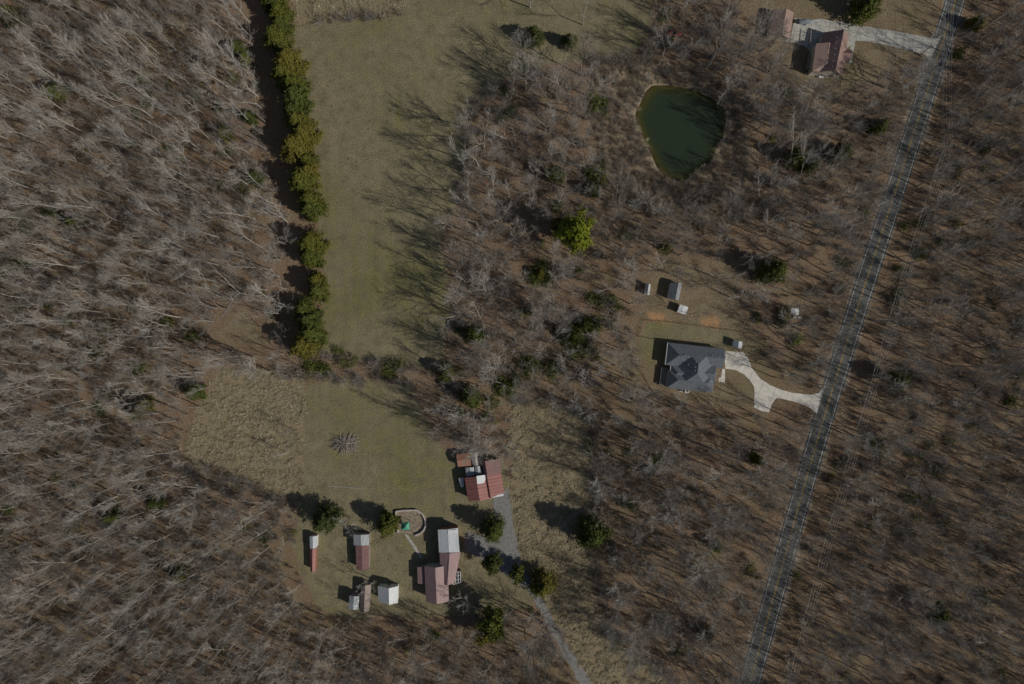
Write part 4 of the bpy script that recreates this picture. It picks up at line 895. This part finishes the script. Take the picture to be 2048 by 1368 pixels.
# bare trees whose foot can be seen in the photograph: px, py, prototype, height
MAN = [
 (944,704,6,22.5,'great spreading bare tree whose shadow reaches far over the lower meadow'),(920,632,5,19,'bare tree at the meadow edge just above the great spreading one'),(925,530,6,19,'wide bare tree casting a fan shadow on the right edge of the lower meadow'),
 (945,492,3,18,'pale bare tree below the boundary of the upper meadow'),(900,742,5,15,'bare tree at the bottom right corner of the meadow'),
 (948,262,6,20,'bare tree whose long branching shadow crosses the upper meadow'),(968,296,3,21,'bare tree just below the one with the long branching meadow shadow'),(938,398,5,20,'bare tree with a dark fan shadow, right edge of the upper meadow'),(955,425,3,20,'second fan-shadow bare tree at the right edge of the upper meadow'),
 (1048,122,6,16,'grey feathery bare tree standing out into the top meadow'),(1412,136,6,23,'large pale star-shaped bare tree north of the pond'),(1440,200,5,16,'bare tree leaning over the north-east bank of the pond'),(1120,185,6,21,'broad grey bare tree at the corner of the meadow'),
 (1060,15,5,18,'bare tree at the top edge above the small cedar'),(1165,50,3,18,'slim bare tree by the flattened cedar at the top'),
 (1769,176,6,20,'dark bare tree below the brown-roofed house, crown over the road'),(1760,158,3,19,'bare tree between the brown-roofed house and the road'),(1628,222,5,17,'bare tree south of the brown-roofed house'),(1500,145,6,17,'bare tree south of the garage, branches fanning left'),(1600,262,6,18,'bare tree in the woods east of the pond'),(1840,110,3,18,'bare tree where the jointed drive meets the road'),
 (1918,145,0,21,'first of the trunks lining the right side of the road, from the top'),(1915,171,1,21,'dark-trunked roadside bare tree, second of the line right of the road'),(1922,196,2,19,'roadside bare tree, third of the line right of the road'),(1924,214,0,20,'roadside bare tree, fourth of the line right of the road'),(1925,237,1,21,'roadside bare tree, fifth of the line right of the road'),
 (1912,270,3,20,'forked roadside bare tree above the white-insulator pole'),(1906,310,0,20,'roadside bare tree just below the white-insulator pole'),(1906,350,1,22,'tall roadside bare tree with a long arm over the litter'),(1888,380,2,20,'roadside bare tree above the road bend'),
 (1863,448,1,20,'dark bare tree right of the road, upper middle'),(1841,481,0,20,'leaning bare tree right of the road, just below the dark one'),(1863,523,3,19,'forked bare tree right of the road, level with the property corner'),(1825,599,1,22,'long-limbed bare tree right of the road, level with the sheds'),(1806,665,2,20,'bare tree with twin shadows right of the road'),(1814,696,0,20,'bare tree right of the road, opposite the house roof'),(1814,716,3,19,'forked bare tree right of the road above the low dark pine'),
 (1633,609,3,18,'forked bare tree in the front yard near the play shelter'),(1646,658,0,20,'dark-trunked bare tree in the front yard closest to the road'),(1554,657,5,15,'pale-branched bare tree in the middle of the front yard'),(1639,680,1,19,'front yard bare tree leaning toward the road, lower of the pair'),(1605,710,1,22,'tall bare tree whose long shadow reaches the wire fence'),(1633,768,0,20,'bare tree by the mouth of the driveway'),(1544,753,2,17,'slim bare tree just above the curve of the driveway'),
 (1466,597,5,15,'grey bushy bare tree in the yard right of the sheds'),(1321,541,3,15,'bare tree with a curling trunk shadow above the narrow white shed'),(1372,629,3,12,'small bare tree hard against the flat white-roofed shed'),(1354,553,8,14,'grey feathery bare tree overhanging the largest shed'),(1440,560,5,15,'dark-twigged bare tree between the sheds and the dark pine'),(1548,560,0,19,'thin bare tree below the round dark pine'),(1590,590,2,19,'thin bare tree above the play shelter'),(1500,520,5,14,'bare tree at the top of the front yard'),(1640,560,1,18,'bare tree near the top corner of the front yard'),
 (1467,790,8,11,'small grey bare tree on the lawn inside the driveway curve'),(1595,845,1,20,'bare tree at the bottom of the front yard by the road'),(1560,850,0,19,'bare tree on the lower boundary below the driveway spur'),(1500,842,3,17,'bare tree below the slate-roofed house and drive'),(1440,835,1,20,'bare tree south of the slate-roofed house'),(1350,810,5,13,'bushy bare tree south-west of the slate-roofed house'),(1250,700,5,14,'grey rounded bare tree west of the slate-roofed house'),
 (700,1035,5,12,'white-limbed bare tree on the farm lawn between two cedars'),(600,1030,8,13,'bare tree left of the farm lawn beside a dark cedar'),(590,860,9,10,'slender bare sapling on the edge of the straw field'),(575,905,9,10,'lower slender sapling on the edge of the straw field'),
 (935,870,6,20,'bare tree north of the red barn casting shadows on the mown grass'),(960,898,5,16,'bare tree overhanging the plank shed'),(1000,880,5,14,'bare tree right of the barn top corner'),(1030,900,8,12,'grey bare tree at the top of the straw strip'),(1205,905,6,18,'bare tree on the right edge of the straw strip, upper'),(1225,1150,6,18,'bare tree on the right edge of the straw strip, lower'),(1235,1225,3,19,'forked bare tree throwing a comb shadow on the straw strip'),
 (460,1030,6,14,'big pale fan-crowned bare tree below the straw field'),(405,1035,6,14,'second pale fan-crowned bare tree below the straw field'),(738,1155,8,11,'grey bare tree above the narrow brown shed'),(1065,1215,5,14,'bare tree beside the bend of the gravel drive'),(1040,1290,6,15,'bare tree below the drive bend at the bottom'),(930,1190,8,12,'bare tree by the farmhouse east wall'),
 (1605,1290,1,20,'bare tree with a dense shadow right of the road at the bottom'),(1700,1060,0,21,'bare tree right of the road, lower woods'),(1590,1060,5,15,'bright-branched bare tree reaching over the road, lower half')]
used = []
for (x, y, pi, h, lb) in MAN:
    tm, km, jm, hh, cr, pale = TREES[pi]; place('bare_tree', (tm, km), x, y, h / hh, lb, 'tree'); used.append((x, y))

# random woodland: wood mask x density
def wood_ok(x, y):
    ok = ~np.zeros(np.shape(x), bool)
    for p in OPEN: ok &= ~inpoly(x, y, p)
    rx = road_x(y, 0.5); ok &= np.abs(x - rx) > 38
    row = np.interp(y, [-300, 0, 420, 720], [520, 545, 610, 615]); ok &= ~((y < 730) & ((x > row - 30) & (x < row + 48)))
    # the shaded ride left of the long cedar row
    ok &= ~((y < 420) & (x < row) & (x > row - 50) & (np.abs(y) < 900))
    return ok
def dart(n_try, rmin, region, seed, extra=None, keep=None):
    g = np.random.default_rng(seed); x0, y0, x1, y1 = region
    xs = g.uniform(x0, x1, n_try); ys = g.uniform(y0, y1, n_try); ok = wood_ok(xs, ys)
    if keep is not None: ok &= keep(xs, ys, g)
    cell = rmin; grid = {}; out = []
    for (ux_, uy_) in (extra or []): grid.setdefault((int(ux_ // cell), int(uy_ // cell)), []).append((ux_, uy_))
    for x, y in zip(xs[ok], ys[ok]):
        i, j = int(x // cell), int(y // cell); bad = False
        for a in (-1, 0, 1):
            for b in (-1, 0, 1):
                for (u_, v_) in grid.get((i + a, j + b), ()):
                    if (u_ - x) ** 2 + (v_ - y) ** 2 < rmin * rmin: bad = True; break
                if bad: break
            if bad: break
        if not bad: grid.setdefault((i, j), []).append((x, y)); out.append((x, y))
    return out
def dens(x, y, g):
    d = np.full(x.shape, 0.5)
    d[x < 560] = 1.0; d[(x > 560) & (y > 800)] = 0.6; d[(x > 880) & (x < 1200) & (y > 440) & (y < 800)] = 0.42
    d[(x > 1180) & (x < 1420) & (y > 480) & (y < 800)] = 0.26
    d[x > road_x(y, 0.5)] = 0.48
    d[(x > 1480) & (y < 480) & (x < road_x(y, .5))] = 0.5
    d[(x > 1440) & (x < road_x(y, .5)) & (y > 500) & (y < 850)] = 0.10
    for poly in (MEADOW, STRAW_EAST, LAWN_SOUTH):
        near = inpoly(x - 22, y - 9, poly) | inpoly(x - 45, y - 18, poly) | inpoly(x + 20, y, poly)
        d[near] *= 0.28
    return g.random(x.shape) < d
pts = dart(30000, 19.5, (-180, -180, 2300, 1640), 11, used + used_ev + [(x + 14, y) for x, y in used_ev[:1]], dens)
cand = []
for (x, y) in pts:
    west = x < 560; q = rnd.random()
    if west: pi = rnd.choices([0, 1, 2, 3, 4, 7, 8], [5, 5, 5, 3, 2, .4, 2])[0]
    elif x > road_x(y, .5): pi = rnd.choices([0, 1, 2, 3, 5, 8, 9], [3, 3, 3, 2, 3, 3, 1])[0]
    else: pi = rnd.choices([0, 1, 2, 3, 5, 6, 8, 9, 7], [2, 2, 3, 2, 3, 2, 3, 2, 1])[0]
    s_ = min(1.12, max(0.5, rnd.gauss(0.86, 0.16)))
    cand.append((x, y, pi, s_, rnd.uniform(0, 6.28)))
inframe = [c for c in cand if -10 < c[0] < 2058 and -10 < c[1] < 1378]
inframe.sort(key=lambda c: -(TREES[c[2]][3] * c[3] * (1 + 0.05 * TREES[c[2]][5])))
NIND = max(0, 298 - len(MAN)); ind = inframe[:NIND]; indset = set(id(c) for c in ind)
def area(x, y):
    if x > road_x(y, 0.5): return 'woods right of the road'
    if x < 570 and y < 730: return 'west woods'
    if x < 650: return 'lower west woods'
    if y > 1150 and x < 1150: return 'woods below the farm'
    if y > 800: return 'woods between straw strip and road'
    if y < 480: return 'woods around the pond' if x > 1180 else 'woods beside the upper meadow'
    return 'woods between meadow and house'
TEN = ['zero tenths', 'one tenth', 'two tenths', 'three tenths', 'four tenths', 'five tenths', 'six tenths', 'seven tenths', 'eight tenths', 'nine tenths', 'the far edge']
ORD = ['first', 'second', 'third', 'fourth', 'fifth', 'sixth', 'seventh', 'eighth', 'ninth', 'tenth', 'eleventh', 'twelfth', 'thirteenth', 'fourteenth']
cells = {}
for c in ind: cells.setdefault((min(9, max(0, int(c[0] / 204.8))), min(9, max(0, int(c[1] / 136.8)))), []).append(c)
for (ci_, cj_), lst in sorted(cells.items()):
    lst.sort(key=lambda c: c[0])
    for n_, (x, y, pi, s_, rz) in enumerate(lst):
        tm, km, jm, hh, cr, pale = TREES[pi]
        look = ('pale' if pale else 'grey') + (' forked' if SPEC[pi][4] else '') + ' bare tree'
        lb = f'{look}, {ORD[n_]} from left, wood patch {TEN[ci_]} across, {TEN[cj_]} down'
        place('bare_tree', (tm, km), x, y, s_, lb, 'tree', 'bare trees of the surrounding woods', rz)

# ------------------------------------------------------------------ masses: rest of the wood, brush, tussocks
def scatter(name, items, protos, label):
    """items: (x, y, z, rz, scale, index) in metres; prototypes are not part of the scene themselves"""
    col = bpy.data.collections.new(name + '_kinds')
    for i, me in enumerate(protos):
        o = bpy.data.objects.new(f'kind_{i:02d}', me); col.objects.link(o)
    me = bpy.data.meshes.new(name); a = np.array(items, float); me.from_pydata(a[:, :3].tolist(), [], [])
    for nm, ci in (('rz', 3), ('sc', 4)):
        at = me.attributes.new(nm, 'FLOAT', 'POINT'); at.data.foreach_set('value', a[:, ci].astype(np.float32))
    at = me.attributes.new('pick', 'INT', 'POINT'); at.data.foreach_set('value', a[:, 5].astype(np.int32))
    o = link(name, me); setp(o, label, None, None, 'stuff')
    ng = bpy.data.node_groups.new(name, 'GeometryNodeTree')
    ng.interface.new_socket('Geometry', in_out='INPUT', socket_type='NodeSocketGeometry'); ng.interface.new_socket('Geometry', in_out='OUTPUT', socket_type='NodeSocketGeometry')
    N = ng.nodes; gi = N.new('NodeGroupInput'); go = N.new('NodeGroupOutput'); iop = N.new('GeometryNodeInstanceOnPoints'); ci = N.new('GeometryNodeCollectionInfo')
    ci.inputs['Collection'].default_value = col; ci.inputs['Separate Children'].default_value = True; ci.inputs['Reset Children'].default_value = True
    def na(nm, typ):
        n_ = N.new('GeometryNodeInputNamedAttribute'); n_.data_type = typ; n_.inputs['Name'].default_value = nm
        return next(s for s in n_.outputs if s.enabled and s.name == 'Attribute')
    cx = N.new('ShaderNodeCombineXYZ'); e2r = N.new('FunctionNodeEulerToRotation'); L = ng.links.new
    L(gi.outputs[0], iop.inputs['Points']); L(ci.outputs[0], iop.inputs['Instance']); iop.inputs['Pick Instance'].default_value = True
    L(na('pick', 'INT'), iop.inputs['Instance Index']); L(na('rz', 'FLOAT'), cx.inputs[2]); L(cx.outputs[0], e2r.inputs[0]); L(e2r.outputs[0], iop.inputs['Rotation'])
    L(na('sc', 'FLOAT'), iop.inputs['Scale']); L(iop.outputs[0], go.inputs[0])
    md = o.modifiers.new('scatter', 'NODES'); md.node_group = ng
    return o
rest = [c for c in cand if id(c) not in indset]
items = []
for (x, y, pi, s_, rz) in rest:
    v = U(x, y); items.append((v.x, v.y, 0, rz, s_, pi))
scatter('woodland', items, [t[2] for t in TREES], 'the remaining bare winter trees of the surrounding woods')
print('TREES individual', len(ind) + len(MAN), 'rest', len(items))

def gen_bush(seed, h, n_, mat, spread=0.8, rr=0.02):
    r = random.Random(seed); K = MB()
    for i in range(n_):
        a = r.uniform(0, 6.28); t = r.uniform(0.2, 1) * spread; d = Vector((math.cos(a) * t, math.sin(a) * t, r.uniform(.5, 1.1))).normalized(); L = h * r.uniform(.6, 1.1)
        p = Vector((r.gauss(0, .15), r.gauss(0, .15), 0)); m_ = p + d * L * .5; tip = m_ + (d + Vector((r.gauss(0, .3), r.gauss(0, .3), .1))).normalized() * L * .5
        K.tube([p, m_, tip], [rr * 1.4, rr, rr * .3], 3, cap=False)
        for _ in range(5):
            q = m_.lerp(tip, r.uniform(-.4, .9)); e = (d + Vector((r.gauss(0, .8), r.gauss(0, .8), r.gauss(0, .4)))).normalized() * h * r.uniform(.15, .35)
            u = e.orthogonal().normalized() * rr * .8; b = len(K.v); K.v += [tuple(q + u), tuple(q - u), tuple(q + e)]; K.f.append((b, b + 1, b + 2)); K.m.append(0)
    return K.mesh('bush', [mat])
BUSH = [gen_bush(400 + i, 2.2 + .5 * i, 34, M['brush'] if i < 3 else M['twig']) for i in range(5)]
def gen_tuft(seed):
    r = random.Random(seed); K = MB()
    for i in range(20):
        a = r.uniform(0, 6.28); t = r.uniform(0.2, 1.2); d = Vector((math.cos(a) * t, math.sin(a) * t, 1.0)).normalized() * r.uniform(.35, .75); p = Vector((r.gauss(0, .12), r.gauss(0, .12), -0.02))
        u = Vector((-d.y, d.x, 0)).normalized() * .035; m_ = p + d * .6; tip = p + d + Vector((d.x * .5, d.y * .5, -.15))
        K.add([p + u, p - u, m_ - u, m_ + u, tip], [(0, 1, 2, 3), (3, 2, 4)])
    return K.mesh('tuft', [M['straw']])
TUFT = [gen_tuft(450 + i) for i in range(4)]
def gen_leafy(seed, mat):
    r = random.Random(seed); K = MB()
    for i in range(260):
        p = Vector((r.gauss(0, .55), r.gauss(0, .55), abs(r.gauss(.6, .45)))); s_ = r.uniform(.06, .15); nrm = Vector((r.gauss(0, 1), r.gauss(0, 1), r.gauss(.6, 1))).normalized(); u = nrm.orthogonal().normalized() * s_; w = nrm.cross(u)
        K.add([p - u, p + w, p + u, p - w], [(0, 1, 2), (0, 2, 3)])
    return K.mesh('leafy_bush', [mat])
LEAFY = [gen_leafy(470 + i, M['shrub']) for i in range(3)]
# brush round the pond and along edges
def pts_in(poly, per_m2, seed, avoid=()):
    g = np.random.default_rng(seed); xs = [p[0] for p in poly]; ys = [p[1] for p in poly]; x0, x1, y0, y1 = min(xs), max(xs), min(ys), max(ys)
    n_ = int((x1 - x0) * (y1 - y0) * S * S * per_m2); x = g.uniform(x0, x1, n_); y = g.uniform(y0, y1, n_); ok = inpoly(x, y, poly)
    for a in avoid: ok &= ~inpoly(x, y, a)
    return list(zip(x[ok], y[ok]))
PONDW = [(pc[0] + (p[0] - pc[0]) * 1.03, pc[1] + (p[1] - pc[1]) * 1.03) for p in POND]
items = []
for (x, y) in pts_in(POND_RING, 0.8, 21, [PONDW]):
    v = U(x, y); items.append((v.x, v.y, 0, rnd.uniform(0, 6.28), rnd.uniform(.35, .9), rnd.choice((0, 1, 2, 2, 3))))
g = np.random.default_rng(22); n_ = 15000; xs = g.uniform(-100, 2150, n_); ys = g.uniform(-80, 1450, n_); ok = wood_ok(xs, ys) & (g.random(n_) < np.where(xs < 560, .6, .42))
for x, y in zip(xs[ok], ys[ok]):
    v = U(x, y); items.append((v.x, v.y, 0, rnd.uniform(0, 6.28), rnd.uniform(.5, 1.5), rnd.choice((0, 1, 3, 4))))
EDGES = [[(640,712),(880,745)],[(640,45),(800,30)],[(985,165),(940,260),(930,390)],[(1030,800),(1170,818)],[(395,930),(600,1015)],[(1190,860),(1195,1000),(1195,1150),(1240,1270)],[(1180,125),(1330,118)],[(560,745),(830,770)]]
for e in EDGES:
    for i in range(len(e) - 1):
        L = math.hypot(e[i + 1][0] - e[i][0], e[i + 1][1] - e[i][1])
        for k_ in range(int(L / 5)):
            t = rnd.random(); x = e[i][0] + (e[i + 1][0] - e[i][0]) * t + rnd.gauss(0, 5); y = e[i][1] + (e[i + 1][1] - e[i][1]) * t + rnd.gauss(0, 5); v = U(x, y)
            items.append((v.x, v.y, 0, rnd.uniform(0, 6.28), rnd.uniform(.6, 1.3), rnd.choice((0, 1, 2, 3, 4))))
print('brush', len(items))
scatter('undergrowth', items, BUSH, 'leafless brown brush under the woods and round the pond')
items = []
for poly, d_, sd in ((STRAW_WEST, 2.2, 31), (STRAW_EAST, 2.0, 32), (STRAW_TOP, 1.6, 33), (POND_RING, 0.8, 34)):
    for (x, y) in pts_in(poly, d_ * 0.22, sd, [PONDW, GRAVEL]):
        v = U(x, y); big = rnd.uniform(.9, 1.7)
        for _ in range(rnd.randrange(4, 9)): items.append((v.x + rnd.gauss(0, .35 * big), v.y + rnd.gauss(0, .25 * big), 0, rnd.uniform(0, 6.28), rnd.uniform(.7, 1.2) * big, rnd.randrange(4)))
print('tufts', len(items))
scatter('straw_grass', items, TUFT, 'tall dry straw-coloured grass in the unmown strips')
items = []
g = np.random.default_rng(35); n_ = 1500; xs = g.uniform(0, 2050, n_); ys = g.uniform(0, 1370, n_); ok = wood_ok(xs, ys) & (g.random(n_) < .45)
for x, y in zip(xs[ok], ys[ok]):
    if math.sin(x * .011 + 1) * math.cos(y * .013) + rnd.uniform(-.5, .5) < 0.1: continue
    v = U(x, y)
    for _ in range(rnd.randrange(1, 4)): items.append((v.x + rnd.gauss(0, 1), v.y + rnd.gauss(0, 1), 0, rnd.uniform(0, 6.28), rnd.uniform(.7, 1.9), rnd.randrange(3)))
for (x, y, n_) in ((1082,545,6),(1145,668,10),(1165,700,6),(1210,600,4),(1075,560,4),(1010,770,6),(1050,735,6),(1100,740,6),(950,668,5),(1185,650,5),(690,720,4),(780,738,5),(640,735,5),(1200,205,6),(1195,350,6),(1790,760,5)):
    for _ in range(n_ * 3):
        v = U(x + rnd.gauss(0, 12), y + rnd.gauss(0, 8)); items.append((v.x, v.y, 0, rnd.uniform(0, 6.28), rnd.uniform(.8, 1.9), rnd.randrange(3)))
p = U(366, 52); tb = thing('tan_bush', 'rounded straw-coloured leafy tree among grey bare trees in the upper west woods', 'tree', (p.x, p.y, 0))
mb = MB(); mb.tube([(0, 0, 0), (0.1, 0, 1.5), (0, .1, 3.5)], [.14, .1, .04], 6); mb.build('trunk', M['bark_trunk'], tb)
mb = MB()
for _ in range(2600):
    d_ = Vector((rnd.gauss(0, 1), rnd.gauss(0, 1), rnd.gauss(0, .8))).normalized() * rnd.uniform(.4, 1) ** .5 * rnd.choice((2.6, 3.2, 3.6)); q = Vector((d_.x, d_.y, 3.6 + d_.z * .7)); n1 = Vector((rnd.gauss(0, 1), rnd.gauss(0, 1), rnd.gauss(0, 1))).normalized(); u_ = n1.orthogonal().normalized() * .13; w_ = n1.cross(u_)
    mb.add([q - u_, q + w_, q + u_, q - w_], [(0, 1, 2), (0, 2, 3)])
mb.build('crown', M['straw'], tb)
scatter('evergreen_undergrowth', items, LEAFY, 'low green honeysuckle and briar under the bare trees')
